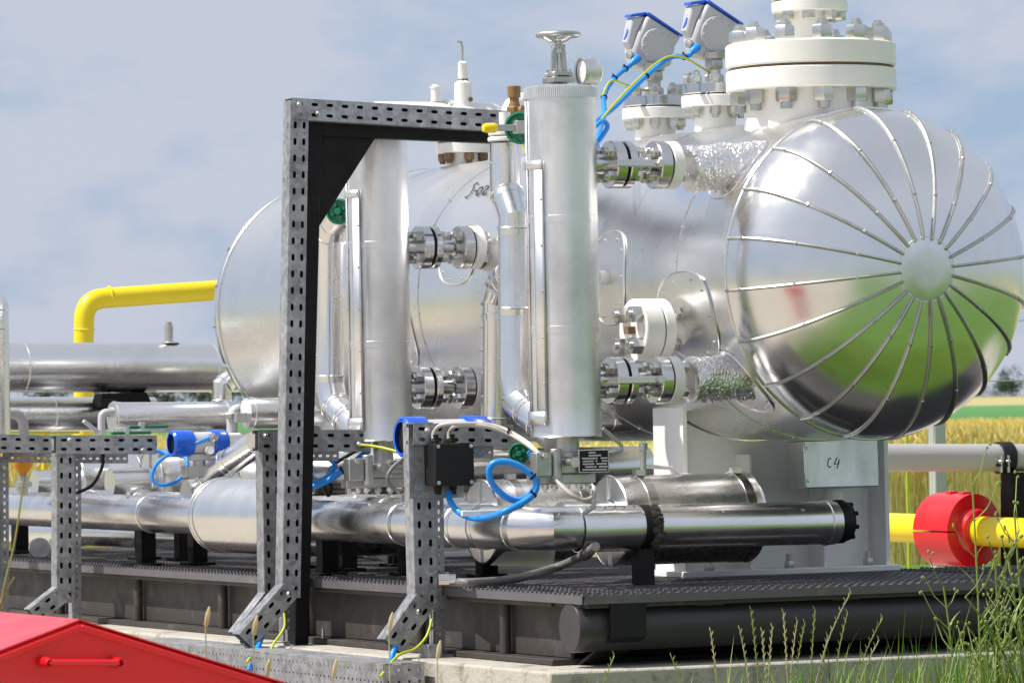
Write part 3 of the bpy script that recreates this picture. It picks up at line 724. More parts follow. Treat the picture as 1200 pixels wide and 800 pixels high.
# ------------------------------------------------------------------ blue capped level transmitters on the vessel top
GT = []
def radar(label, y, zf, dz, k=1.0):
    o = V((CX, y, zf)); T = thing('level_transmitter', label, 'transmitter', o, 'level transmitters on the vessel top')
    b = MB(); b.hexn(o, Z_, .034, .03); b.cyl(o + Z_ * .03, o + Z_ * (dz * .55), .021, seg=20); b.hexn(o + Z_ * (dz * .55), Z_, .032, .03); b.cyl(o + Z_ * (dz * .55 + .03), o + Z_ * (dz + .01), .034, .036, seg=24); b.build('neck', 'castgrey', T)
    c = o + Z_ * dz
    # face plane turned towards the photographer's right
    fn = V((-.05, -1, -.05)).normalized(); u = fn.cross(Z_).normalized() * -1; u = V((1, -.05, 0)).normalized(); w_ = u.cross(-fn).normalized(); w_ = w_ if w_.z > 0 else -w_
    def q(a, h, d=0): return c + u * a + w_ * h - fn * d
    poly = [(-.055, .0), (.0, -.012), (.062, .005), (.068, .055), (.094, .092), (-.02, .158), (-.05, .10), (-.068, .05)]
    b = MB(); b.prism([q(x * k, h * k) for x, h in poly], -fn * .085); b.build('housing', 'grey', T, bevel=.010)
    b = MB(); b.disc(q(.012 * k, .064 * k, .002), fn, .056 * k, .008, 40)
    cc = q(.012 * k, .064 * k, -.006); bolts(b, cc, fn, .047 * k, 10, .0058, .004, 1, 0, .001)
    b.build('cover', 'grey', T)
    b = MB(); b.prism([q(x, h, -.002) for x, h in [(-.022 * k, .160 * k), (.097 * k, .092 * k), (.099 * k, .098 * k), (-.018 * k, .168 * k)]], -fn * .088); b.build('lid', 'blue', T, bevel=.003)
    b = MB(); b.prism([q(x, h, .012) for x, h in [(-.024 * k, .158 * k), (-.02 * k, .168 * k), (-.072 * k, .160 * k), (-.074 * k, .150 * k)]], -fn * .05); b.build('lid_lip', 'blue', T, bevel=.003)
    b = MB(); b.prism([q(x * k, h * k, .016) for x, h in [(-.05, .10), (-.022, .155), (-.066, .150), (-.082, .075), (-.066, .05)]], -fn * .05); b.build('side_housing', 'grey', T, bevel=.006)
    b = MB(); ce = q(-.056 * k, .100 * k, .05); b.disc(ce, V((-1, .25, .3)), .027 * k, .020, 30); b.build('side_cap', 'blue', T)
    b = MB(); ce = q(-.062 * k, .034 * k, .02); b.lathe(ce, V((-1, -.35, .1)), [(0, .014), (.02, .014), (.02, .009), (.024, 0)], 14); b.build('plug', 'castgrey', T)
    g0 = q(-.052 * k, .030, -.004); gd = V((-.80, -.12, -.58)).normalized(); GT.append((g0 + gd * .03, gd)); b = MB(); b.lathe(g0, gd, [(0, .012), (.014, .013), (.024, .0125), (.034, .009), (.034, 0)], 14); b.build('cable_gland', 'cable', T)
    return T
radar('blue capped level transmitter on the left one of the two steel top flanges', 13.09, 1.938, .098, 1.06)
radar('blue capped level transmitter behind the big white bolted flange', 12.675, 1.948, .090, 1.06)
def cable(name, label, cat, pts, r, mat, ties=(), group=None, n=6):
    P = spline(pts, n); T = thing(name, label, cat, P[0], group)
    b = MB(); b.tube(P, r, 10); b.build('sheath', mat, T)
    for t in ties:
        i = int(t * (len(P) - 2)); b = MB(); b.lathe(P[i], P[i + 1] - P[i], [(-.003, r), (-.003, r + .0025), (.003, r + .0025), (.003, r)], 12); b.cyl(P[i], P[i] + V((-.01, -.01, .014)), .003, seg=5); b.build('cable_tie', 'rubber', T)
    return T
cable('instrument_cable', 'blue cable dropping in a short bend from the left top transmitter', 'cable', [GT[0][0], GT[0][0] + GT[0][1] * .03, (6.563, 13.0, 1.994), (6.479, 12.9, 1.947), (6.416, 12.8, 1.896), (6.368, 12.7, 1.851), (6.248, 12.5, 1.772), (6.186, 12.4, 1.708)], .0085, 'cable', (.18, .34, .55), 'blue instrument cables')
cable('instrument_cable', 'long straight blue cable slanting down from the right top transmitter', 'cable', [GT[1][0], GT[1][0] + GT[1][1] * .03, (6.551, 12.6, 2.022), (6.441, 12.58, 1.95), (6.334, 12.55, 1.866), (6.249, 12.5, 1.82), (6.164, 12.4, 1.791)], .0080, 'cable', (.22, .5), 'blue instrument cables')
cable('instrument_cable', 'small blue cable loop hanging at the right edge of the nearest column', 'cable', [(6.181, 12.4, 1.786), (6.211, 12.4, 1.807), (6.228, 12.4, 1.792), (6.213, 12.4, 1.765), (6.186, 12.4, 1.734)], .0075, 'cable', (), 'blue instrument cables')
cable('earth_wire', 'thin yellow green wire arching to the neck of the left top transmitter', 'wire', [(6.413, 12.8, 1.917), (6.494, 12.9, 1.972), (6.594, 13.0, 1.97), (6.668, 13.05, 1.958), (6.738, 13.09, 1.96)], .0035, 'earth', (), 'earth wires')
cable('earth_wire', 'thin yellow green wire running along the straight blue cable then to the right transmitter', 'wire', [(6.247, 12.49, 1.814), (6.374, 12.55, 1.915), (6.502, 12.58, 2.009), (6.584, 12.6, 2.028), (6.683, 12.65, 2.002), (6.759, 12.67, 1.964)], .0035, 'earth', (), 'earth wires')
# ------------------------------------------------------------------ galvanised cable tray frames
def channel(name, p0, p1, w_, d, T, slot=True, side=0, pitch=.052):
    """U channel whose slotted web faces the photographer (-Y); p0, p1 run along the centre line of the web"""
    p0, p1 = V(p0), V(p1); a = (p1 - p0); L = a.length; a.normalize(); q = V((a.z, 0, -a.x))
    b = MB(); b.slots(p0 - q * w_ / 2, a, q, L, w_, 2, pitch, .023, .0105)
    o = b.build(name, 'galv', T, solid=.0022, weld=True, flat=True)
    for s in (-1, 1):
        e = q * (s * w_ / 2)
        b = MB(); m_ = (p0 + p1) / 2 + e + Y_ * (d / 2 + .0012); rot = Matrix((a, Y_, a.cross(Y_))).transposed()
        b.box(m_, (L, d, .0022), rot); b.box(m_ + Y_ * (d / 2) - q * s * .006, (L, .0022, .011), rot)
        b.build('side_flange', 'galv', o)
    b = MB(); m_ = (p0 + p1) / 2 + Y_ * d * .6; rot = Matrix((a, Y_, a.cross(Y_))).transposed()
    b.box(m_, (L * .97, d * .5, w_ * .86), rot); b.build('dark_cable_filler', 'rubber', o)  # black bar standing for the cables, added so the slots look shaded inside
    return o
def strut(p0, p1, w_, T, pitch=.026, n=1):
    p0, p1 = V(p0), V(p1); a = (p1 - p0); L = a.length; a.normalize(); q = V((a.z, 0, -a.x))
    b = MB(); b.slots(p0 - q * w_ / 2, a, q, L, w_, 1, pitch, .014, .008); o = b.build('slotted_strut', 'galv', T, solid=.003, weld=True, flat=True)
    b = MB(); rot = Matrix((a, Y_, a.cross(Y_))).transposed()
    b.box((p0 + p1) / 2 - q * w_ / 2 + Y_ * .02, (L, .037, .003), rot); b.build('strut_web', 'galv', o); return o
def screws(pts, T, mat='nut', r=.006):
    for p in pts:
        b = MB(); b.lathe(V(p) - Y_ * .001, -Y_, [(0, r * 1.5), (.002, r * 1.5), (.003, r), (.006, r * .7), (.007, 0)], 12); b.build('screw', mat, T)
g_ = 'galvanised cable tray frames'
# nearest frame, with the junction box
Y0 = 12.2
T = thing('cable_tray_frame', 'galvanised tray frame that carries the black junction box', 'cable tray', (5.491, 12.2, 0.206), g_)
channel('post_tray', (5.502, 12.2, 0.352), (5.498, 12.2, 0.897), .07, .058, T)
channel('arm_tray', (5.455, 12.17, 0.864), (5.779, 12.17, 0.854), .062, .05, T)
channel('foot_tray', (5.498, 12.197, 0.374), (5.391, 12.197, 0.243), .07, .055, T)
strut((5.559, 12.235, 0.207), (5.564, 12.235, 0.853), .032, T); strut((5.556, 12.225, 0.81), (5.739, 12.225, 0.805), .036, T)
b = MB(); b.box((5.547, 12.22, 0.208), (.10, .07, .012)); b.box((5.516, 12.2, 0.225), (.045, .05, .04)); b.build('foot_plate', 'galv', T, bevel=.002)
b = MB(); b.box((5.535, 12.188, 0.763), (.175, .004, .178)); b.build('back_plate', 'galv', T)
screws([(5.498, 12.168, 0.874), (5.473, 12.197, 0.343)], T)
b = MB(); b.cyl((5.53, 12.22, 0.34), (5.528, 12.22, 0.217), .006, seg=10); b.hexn((5.529, 12.22, 0.285), Z_, .011, .01); b.build('threaded_rod', 'nut', T)
# gantry tray
T = thing('cable_tray_frame', 'tall galvanised tray frame along the black gantry, with a long overhead arm', 'cable tray', (5.439, 13.17, 0.224), g_)
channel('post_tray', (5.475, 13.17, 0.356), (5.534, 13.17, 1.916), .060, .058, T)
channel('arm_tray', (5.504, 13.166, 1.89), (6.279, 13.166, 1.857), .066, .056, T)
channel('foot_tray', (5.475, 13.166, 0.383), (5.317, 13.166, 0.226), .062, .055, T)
screws([(5.526, 13.163, 1.904), (5.462, 13.163, 0.37), (5.59, 13.163, 1.876)], T)
T = thing('black_gantry', 'black steel portal frame with a triangular corner gusset behind the tall tray', 'gantry', (5.539, 13.23, 0.202))
b = MB(); b.bar((5.524, 13.235, 0.202), (5.603, 13.235, 1.867), .046, .055, (0, 1, 0)); b.build('post', 'matblack', T, bevel=.003)
b = MB(); b.bar((5.584, 13.235, 1.835), (6.277, 13.235, 1.816), .052, .05, (0, 1, 0)); b.build('beam', 'matblack', T, bevel=.003)
b = MB(); b.prism([(5.612, 13.225, 1.818), (5.818, 13.225, 1.809), (5.606, 13.225, 1.51)], (0, .012, 0)); b.build('gusset', 'matblack', T)
b = MB(); b.box((5.541, 13.235, 0.199), (.16, .12, .012)); b.build('foot_plate', 'matblack', T, bevel=.002)
for xx in (334, 381):
    b = MB(); b.cyl((5.527, 13.2, 0.201) + V((0, 0, 0)) if False else V((5.527, 13.2, 0.201)) + V(((xx - 356) * .0026, 0, 0)), V((5.527, 13.2, 0.201)) + V(((xx - 356) * .0026, 0, .055)), .006, seg=10); b.hexn(V((5.527, 13.2, 0.201)) + V(((xx - 356) * .0026, 0, .006)), Z_, .012, .012); b.build('anchor_bolt', 'nut', T)
# frame just left of the gantry
T = thing('cable_tray_frame', 'low galvanised tray frame directly left of the gantry post', 'cable tray', (5.481, 13.4, 0.208), g_)
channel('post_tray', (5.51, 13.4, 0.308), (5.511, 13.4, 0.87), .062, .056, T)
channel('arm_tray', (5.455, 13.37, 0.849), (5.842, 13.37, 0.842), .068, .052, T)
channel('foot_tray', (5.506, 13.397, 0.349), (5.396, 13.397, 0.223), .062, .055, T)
strut((5.602, 13.43, 0.798), (5.756, 13.43, 0.795), .034, T); strut((5.574, 13.44, 0.209), (5.585, 13.44, 0.782), .03, T)
screws([(5.477, 13.367, 0.865), (5.799, 13.367, 0.832)], T)
# two frames farther left
T = thing('cable_tray_frame', 'low galvanised tray frame behind the red gabled box', 'cable tray', (5.44, 15.15, 0.237), g_)
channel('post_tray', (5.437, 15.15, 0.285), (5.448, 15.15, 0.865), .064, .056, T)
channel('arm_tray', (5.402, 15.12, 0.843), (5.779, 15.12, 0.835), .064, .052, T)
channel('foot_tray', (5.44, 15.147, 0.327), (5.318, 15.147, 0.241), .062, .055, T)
strut((5.496, 15.2, 0.215), (5.506, 15.2, 0.798), .032, T); strut((5.486, 15.18, 0.792), (5.691, 15.18, 0.788), .034, T)
screws([(5.448, 15.117, 0.859), (5.723, 15.117, 0.818)], T)
T = thing('cable_tray_frame', 'galvanised tray frame cut by the left edge of the picture', 'cable tray', (5.414, 15.85, 0.216), g_)
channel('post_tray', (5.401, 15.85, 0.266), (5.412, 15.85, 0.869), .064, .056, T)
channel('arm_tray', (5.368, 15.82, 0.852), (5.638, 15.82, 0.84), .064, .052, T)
strut((5.47, 15.9, 0.193), (5.477, 15.9, 0.799), .032, T); strut((5.463, 15.88, 0.796), (5.665, 15.88, 0.789), .034, T)
T = thing('cable_trough', 'perforated galvanised cable trough lying on the ground along the concrete edge', 'cable tray', (5.34, 12.7, .02))
b = MB(); b.slots((5.28, 12.02, .10), Y_, Z_, 2.0, .10, 3, .03, .009, .008); o = b.build('perforated_side', 'galv', T, solid=.002, weld=True, flat=True)
b = MB(); b.slots((5.28, 12.02, .10), X_, Z_, .13, .10, 3, .03, .009, .008); b.build('perforated_end', 'galv', T, solid=.002, weld=True, flat=True)
b = MB(); b.box((5.345, 13.02, .203), (.134, 2.0, .003)); b.box((5.345, 13.02, .06), (.12, 2.0, .08)); b.build('cover', 'galv', T)
# junction box
T = thing('junction_box', 'square black junction box with cable glands on the nearest tray frame', 'junction box', (5.547, 12.13, 0.773))
c = V((5.557, 12.15, 0.773))
b = MB(); b.box(c, (.122, .075, .122)); b.build('body', 'plastic', T, bevel=.004)
b = MB(); b.box(c - Y_ * .04, (.126, .016, .126)); b.build('lid', 'plastic', T, bevel=.004)
for sx in (-1, 1):
    for sz in (-1, 1):
        b = MB(); b.lathe(c + V((sx * .053, -.048, sz * .053)), -Y_, [(0, .006), (.002, .006), (.003, 0)], 10); b.build('screw', 'nut', T)
for dx, s in ((-.04, 1), (.012, 1), (-.035, -1), (.015, -1)):
    b = MB(); b.hexn(c + V((dx, 0, s * .061)), Z_ * s, .013, .012); b.cyl(c + V((dx, 0, s * .073)), c + V((dx, 0, s * .088)), .010, seg=12); b.build('cable_gland', 'rubber', T)
# cables
cable('signal_cable', 'pale grey cable arching from the left gland of the junction box', 'cable', [(5.511, 12.15, 0.849), (5.514, 12.15, 0.869), (5.528, 12.13, 0.888), (5.577, 12.1, 0.892), (5.679, 12.08, 0.883), (5.728, 12.0, 0.844), (5.735, 11.9, 0.799), (5.72, 11.76, 0.725), (5.745, 11.7, 0.678), (5.809, 11.72, 0.66)], .0062, 'palecable', (.52,), 'pale grey signal cables')
cable('signal_cable', 'pale grey cable arching from the right gland of the junction box', 'cable', [(5.561, 12.15, 0.848), (5.564, 12.15, 0.868), (5.573, 12.12, 0.885), (5.628, 12.09, 0.886), (5.702, 12.06, 0.865), (5.732, 11.95, 0.819), (5.738, 11.85, 0.767), (5.733, 11.73, 0.701), (5.766, 11.7, 0.668), (5.815, 11.72, 0.674), (5.833, 11.74, 0.703)], .0062, 'palecable', (), 'pale grey signal cables')
cable('instrument_cable', 'thick blue cable looped below the black junction box', 'cable', [(5.558, 12.15, 0.692), (5.554, 12.13, 0.662), (5.563, 12.08, 0.63), (5.59, 12.02, 0.615), (5.524, 11.74, 0.632), (5.586, 11.71, 0.663), (5.625, 11.71, 0.691), (5.631, 11.71, 0.725), (5.598, 11.72, 0.76), (5.555, 11.73, 0.78), (5.517, 11.74, 0.779), (5.502, 11.75, 0.757), (5.517, 11.76, 0.718), (5.556, 11.76, 0.682), (5.599, 11.76, 0.669), (5.638, 11.76, 0.688), (5.657, 11.76, 0.717), (5.778, 12.02, 0.766), (5.774, 12.05, 0.808)], .0098, 'cable', (.33, .42), 'blue instrument cables')
c = V((5.579, 11.985, 0.631)); b = MB(); b.box(c, (.115, .012, .016)); tag(b.build('cable_tag', 'whiteclean', bevel=.002), 'white marker tag tied to the looped blue cable', 'tag')
cable('instrument_cable', 'pair of blue cables entering the tray arm beside the gantry post', 'cable', [(5.848, 13.4, 0.809), (5.824, 13.4, 0.793), (5.764, 13.4, 0.753), (5.712, 13.42, 0.716), (5.659, 13.45, 0.695), (5.614, 13.5, 0.688)], .0098, 'cable', (.45,), 'blue instrument cables')
cable('instrument_cable', 'blue cable hanging beside the gantry post through the struts', 'cable', [(5.736, 13.46, 0.789), (5.75, 13.45, 0.767), (5.733, 13.44, 0.74), (5.703, 13.44, 0.719), (5.657, 13.46, 0.706), (5.615, 13.5, 0.699)], .0095, 'cable', (), 'blue instrument cables')
cable('instrument_cable', 'thin blue cable coiled under the left blue capped transmitter', 'cable', [(5.768, 15.1, 0.814), (5.799, 15.08, 0.804), (5.81, 15.0, 0.798), (5.826, 14.95, 0.782), (5.814, 14.93, 0.74), (5.768, 14.92, 0.703), (5.707, 14.92, 0.695), (5.686, 14.93, 0.725), (5.706, 14.93, 0.77), (5.746, 14.9, 0.805), (5.771, 14.84, 0.825), (5.82, 14.8, 0.845), (5.871, 14.8, 0.862)], .0065, 'cable', (.2, .82), 'blue instrument cables')
cable('instrument_cable', 'blue cable stub coming out of the foot tray of the nearest frame', 'cable', [(5.431, 12.23, 0.278), (5.398, 12.2, 0.24), (5.368, 12.17, 0.2), (5.317, 12.1, 0.175)], .0085, 'cable', (), 'blue instrument cables')
cable('instrument_cable', 'blue cable leaving the foot tray under the gantry', 'cable', [(5.401, 13.2, 0.277), (5.374, 13.18, 0.231), (5.321, 13.1, 0.183), (5.259, 13.0, 0.142)], .0085, 'cable', (), 'blue instrument cables')
cable('earth_wire', 'yellow green earth wire hanging under the gantry foot tray', 'wire', [(5.437, 13.14, 0.31), (5.428, 13.12, 0.266), (5.387, 13.1, 0.223), (5.353, 13.08, 0.19), (5.296, 13.06, 0.185), (5.251, 13.0, 0.169)], .004, 'earth', (), 'earth wires')
cable('earth_wire', 'yellow green earth wire looping below the foot of the nearest frame', 'wire', [(5.509, 12.18, 0.319), (5.482, 12.16, 0.271), (5.434, 12.14, 0.236), (5.361, 12.1, 0.22), (5.262, 12.0, 0.169)], .004, 'earth', (), 'earth wires')
cable('earth_wire', 'yellow green earth wire from the tray arm beside the gantry to the manifold', 'wire', [(5.799, 13.36, 0.829), (5.823, 13.34, 0.826), (5.858, 13.3, 0.817), (5.89, 13.25, 0.803)], .005, 'earth', (), 'earth wires')
cable('signal_cable', 'dark grey cable hanging in a loop left of the nearest frame', 'cable', [(5.618, 12.6, 0.792), (5.577, 12.6, 0.761), (5.56, 12.6, 0.731), (5.576, 12.6, 0.702), (5.601, 12.58, 0.696)], .0062, 'greycable', (), 'dark hanging cables')
cable('signal_cable', 'black cable drooping from the tray arm behind the red box', 'cable', [(5.595, 15.17, 0.808), (5.591, 15.17, 0.766), (5.567, 15.17, 0.715), (5.538, 15.17, 0.688), (5.493, 15.17, 0.671)], .006, 'rubber', (), 'dark hanging cables')
cable('signal_cable', 'black cable under the tray arm beside the gantry', 'cable', [(5.858, 13.42, 0.831), (5.804, 13.45, 0.799), (5.748, 13.46, 0.762), (5.721, 13.47, 0.707), (5.732, 13.47, 0.669), (5.748, 13.47, 0.69), (5.728, 13.47, 0.729)], .006, 'rubber', (), 'dark hanging cables')
cable('drain_hose', 'flat grey hose lying in a curve on the deck under the silver pipe', 'hose', [(5.56, 12.202, 0.43), (5.548, 12.01, 0.43), (5.758, 12.15, 0.43), (6.012, 12.383, 0.45), (5.969, 12.118, 0.49), (5.688, 11.449, 0.54)], .013, 'greycable')
b = MB(); c = V((5.504, 12.067, 0.44)); b.lathe(c, (.9, -.4, 0), [(-.02, 0), (-.02, .02), (.01, .02), (.01, .015), (.03, .015), (.03, 0)], 14); tag(b.build('hose_coupling', 'steel'), 'bright coupling on the end of the grey deck hose', 'coupling')

# ------------------------------------------------------------------ low insulated pipework
PZ = .576
T = clad('insulated_pipe', 'long low silver pipe along the skid edge that turns right to a black end cap', [(5.70, 17.4, .602), (5.70, 12.16, .585), (5.725, 12.02, .583), (5.80, 11.96, .581), (5.98, 11.95, .579), (6.74, 11.95, .573)], .0645, [.12, .26, .38, .5, .60, .72, .765, .785, .81, .838, .995], group='low insulated pipes', rivets=24)
b = MB(); b.lathe((6.735, 11.95, PZ), X_, [(0, .0), (0, .06), (.01, .066), (.03, .066), (.034, .06), (.05, .058), (.054, .05), (.054, 0)], 36); b.build('end_cap', 'rubber', T)
b = MB()
for k in range(8): b.hexn((6.766, 11.95 + .052 * math.cos(k * PI / 4 + .3), PZ + .052 * math.sin(k * PI / 4 + .3)), X_, .008, .03)
b.build('end_nut', 'matblack', T)
b = MB(); b.lathe((5.70, 14.30, .596), -Y_, [(-.02, .063), (-.02, .122), (-.004, .127), (0, .127), (.012, .123), (.50, .123), (.64, .064)], 48); b.torus((5.70, 14.3, .596), Y_, .125, .004, 60, 6); b.torus((5.70, 14.27, .596), Y_, .1245, .003, 60, 6); b.build('drum_section', 'jacket', T)
b = MB(); b.cyl((6.075, 11.95, PZ), (6.11, 11.95, PZ), .067, seg=40); b.box((6.092, 11.95, .462), (.05, .05, .108)); b.build('clamp_support', 'black', T)
b = MB(); n = 0
for k in range(60):
    t = random.uniform(-.9, 1.0); z = PZ + .067 * math.sin(t) ; y = 11.95 - .067 * math.cos(t)
    b.box((6.10 + random.uniform(-.0, .025), y, z), (random.uniform(.008, .02),) * 3, Matrix.Rotation(random.random() * 3, 3, 'X'))
b.build('insulation_tear', 'skid', T, flat=True)
b = MB(); b.lathe((5.875, 11.95, PZ), X_, [(0, .066), (0, .068), (.19, .068), (.19, .066)], 48)
for k in range(6): b.cyl((5.89 + k * .032, 11.95 - .03, PZ + .058), (5.89 + k * .032, 11.95 - .033, PZ + .066), .004, seg=6)
b.build('lap_sleeve', 'jacket', T)
clad('insulated_pipe', 'second silver pipe lying behind and just above the long low pipe', [(5.93, 18.0, .615), (5.93, 12.9, .60)], .056, [.1, .2, .34, .46, .6, .75, .9], group='low insulated pipes')
clad('insulated_pipe', 'low silver pipe close to the deck grating, seen under the long pipe at the left', [(6.25, 18.5, .475), (6.25, 14.2, .475)], .045, [.3, .6], group='low insulated pipes')
b = MB(); b.disc((5.854, 16.6, 0.44), (-.3, -1, 0), .042, .03, 28); b.cyl((5.847, 16.58, 0.45), V((5.847, 16.58, 0.45)) + V((-.01, -.03, 0)), .01, seg=8); tag(b.build('pipe_end_disc', 'dull'), 'round silver pipe end below the long low pipe at the far left', 'pipe end')
# insulated valve drums
def drum(label, c, r, L, stubs=True):
    T = thing('valve_drum', label, 'insulated drum', c, 'insulated valve drums'); c = V(c)
    b = MB(); b.lathe(c, X_, [(0, r), (.004, r + .003), (.010, r)] + [(.01 + (L - .02) * i / 6, r) for i in range(1, 7)] + [(L - .006, r + .003), (L, r), (L, 0)], 56); b.build('jacket', 'jacket', T)
    b = MB(); b.lathe(c + X_ * .0, X_, [(.006, r), (.002, r * .98), (0, r * .5), (0, 0)], 56); b.build('end_disc', 'jacket', T)
    b = MB(); b.box(c + V((-.002, 0, 0)), (.006, .006, r * 1.94)); b.build('disc_seam', 'jacket', T)
    for d in (.08, L - .06):
        b = MB(); b.lathe(c + X_ * d, X_, [(0, r), (0, r + .0022), (.03, r + .0022), (.03, r)], 56); b.box(c + V((d + .015, -.02, r + .008)), (.03, .025, .018)); b.build('strap', 'steel', T)
    b = MB(); b.lathe(c - X_ * .16, X_, [(0, 0), (0, r * .45), (.16, r * .45)], 32); b.torus(c - X_ * .01, X_, r * .46, .004, 36, 6); b.build('pipe_stub', 'jacket', T)
    return T
drum('largest strapped insulated drum with a lever on top, in front of the white saddle', (6.10, 12.19, .592), .135, .47)
drum('insulated drum below the nearest insulated column, behind the looped blue cable', (5.99, 12.86, .585), .130, .36)
drum('insulated drum behind the gantry post, half hidden by the long pipe', (6.0, 13.98, .585), .132, .34)
drum('insulated drum with a broad end disc under the left blue coil', (5.98, 15.72, .695), .122, .26)
drum('insulated drum half hidden behind the tray post near the red box', (5.98, 16.55, .69), .115, .3)
drum('insulated drum right of the blue coil, below the left transmitter', (5.98, 14.95, .655), .125, .34)
clad('insulated_pipe', 'elbowed silver pipe rising right below the left transmitter', [(5.88, 14.898, 0.625), (5.88, 14.895, 0.697), (5.88, 14.771, 0.751), (5.95, 14.608, 0.833)], .046, [.12, .3, .6], group='low insulated pipes')
b = MB(); b.prism([(5.947, 12.7, 0.453), (5.997, 12.7, 0.494), (6.173, 12.7, 0.505), (6.16, 12.7, 0.441)], (.0, .006, .0)); tag(b.build('loose_sheet', 'jacket'), 'bent silver sheet below the pipe beside the grey deck hose', 'sheet')
# pipe supports: short black steel posts on the deck
T = thing('pipe_support', 'short black steel post under the long low pipe, between the gantry and the nearest frame', 'pipe support', (5.76, 13.55, .407), 'black pipe supports')
b = MB(); b.box((5.76, 13.55, .475), (.055, .055, .125)); b.build('post', 'matblack', T, bevel=.002)
b = MB(); b.box((5.76, 13.55, .413), (.10, .10, .010)); b.build('base_plate', 'matblack', T, bevel=.002)
for x, y, l in ((5.98, 13.9, 'black post under the drum behind the gantry'), (5.96, 13.35, 'black post beside the curved drum bottom right of the gantry'), (6.05, 12.95, 'black post behind the nearest frame under the drum'),
                (5.72, 15.09, 'black post under the long pipe left of its thick drum section'), (6.0, 15.85, 'black post under the broad end disc drum'), (6.06, 15.6, 'black post right of the broad end disc drum'),
                (5.88, 15.0, 'black post directly under the left end of the thick drum section'), (5.95, 17.1, 'black post under the long pipe at the left picture edge'), (6.0, 14.35, 'black post hidden partly by the gantry tray'), (6.3, 14.2, 'black post farther back in the middle of the deck')):
    dup(T, (x - 5.76, y - 13.55, 0), l)
# pipes under the vessel
clad('insulated_pipe', 'silver pipe with an elbow just under the lower foil wrapped nozzle', [(6.267, 12.95, 0.903), (6.668, 12.95, 0.902), (6.802, 13.1, 0.923), (6.857, 13.2, 1.035)], .046, [.3, .42, .6], .05, group='low insulated pipes')
clad('insulated_pipe', 'dark reflecting pipe low behind the nearest column, left of the saddle', [(5.6, 13.6, .735), (6.95, 13.6, .735)], .07, [.3, .8], group='low insulated pipes')
clad('insulated_pipe', 'silver pipe deep under the vessel, behind the manifolds', [(5.9, 14.5, .62), (8.0, 14.5, .62)], .075, [.3, .8], group='low insulated pipes')
T = thing('lever_valve', 'small valve with a bent cream lever above the strapped drum', 'valve', (6.226, 12.2, 0.728))
b = MB(); b.cyl((6.226, 12.2, 0.717), (6.228, 12.2, 0.815), .009, seg=12); b.lathe((6.228, 12.2, 0.802), Z_, [(0, .012), (.02, .013), (.024, 0)], 12); b.build('stem', 'castgrey', T)
b = MB(); b.tube([(6.227, 12.2, 0.753), (6.325, 12.2, 0.746), (6.351, 12.2, 0.725), (6.395, 12.2, 0.721)], .006, 8); b.build('lever', 'whiteclean', T)
cable('conduit', 'thin bent grey conduit right of the nearest column foot', 'conduit', rounded([(5.967, 11.95, 0.87), (6.027, 11.95, 0.821), (6.027, 11.95, 0.803), (5.92, 11.95, 0.79), (5.813, 11.93, 0.795)], .02), .006, 'castgrey')

# ------------------------------------------------------------------ manifolds
def manifold(label, o, plate):
    T = thing('valve_manifold', label, 'manifold', o, 'instrument manifolds'); o = V(o)
    b = MB(); b.box(o + V((.03, 0, .05)), (.16, .05, .045)); b.box(o + V((.02, .01, .012)), (.20, .05, .03)); b.build('body', 'castgrey', T, bevel=.003)
    b = MB(); b.box(o + V((-.055, -.012, .055)), (.05, .045, .07)); b.cyl(o + V((-.01, -.02, .005)), o + V((-.01, -.02, .10)), .017, seg=18); b.cyl(o + V((.02, -.03, .06)), o + V((.02, -.075, .06)), .010, seg=12); b.build('valve_block', 'castgrey', T, bevel=.003)
    b = MB()
    for dx in (-.07, -.04, -.01, .03, .07, .1): b.hexn(o + V((dx, -.006, -.003)), -Z_, .011, .014, dx * 40); b.cyl(o + V((dx, -.006, -.017)), o + V((dx, -.006, -.026)), .006, seg=8)
    b.build('nut', 'nut', T)
    b = MB(); b.cyl(o + V((.02, -.078, .06)), o + V((.02, -.084, .06)), .016, seg=6); b.hexn(o + V((-.055, -.036, .08)), -Y_, .009, .01); b.build('knob', 'steel', T)
    if plate:
        p = o + V((.102, -.038, .062))
        b = MB(); b.box(p, (.098, .004, .068)); pl = b.build('data_plate', 'steel', T, bevel=.0015)
        b = MB(); b.box(p - Y_ * .003, (.090, .003, .061)); b.build('plate_face', 'plastic', pl)
        b = MB(); z = .0245
        for row in ([(.035, .022)], [(.02, .04)], [(-.04, .05), (.02, .022)], [(-.037, .04), (-.003, .012), (.024, .018)], [(-.038, .038), (.006, .034)], [(-.03, .026), (-.002, .008), (.014, .028)], [(-.04, .08)]):
            for x0_, w_ in row:
                if len(row) == 1 and w_ < .05: x0_ = -.018
                b.box(p + V((x0_ + w_ / 2, -.0055, z)), (w_, .0016, .0045))
            z -= .0082
        b.build('plate_lettering', 'grey', pl)
    else:
        b = MB()
        for k in range(4): b.box(o + V((.115, -.02, .03 + k * .016)), (.11, .03, .008))
        b.build('cooling_fin', 'castgrey', T, bevel=.001)
    b = MB(); b.tube(rounded([o + V((.11, -.02, -.02)), o + V((.112, -.02, -.07)), o + V((.075, -.02, -.09))], .03), .006, 8); b.build('impulse_tube', 'castgrey', T)
    return T
manifold('grey instrument manifold with a black data plate below the nearest column', (5.74, 11.8, 0.715), True)
manifold('grey instrument manifold with stacked fins left of the nearest frame', (5.693, 13.05, 0.699), False)
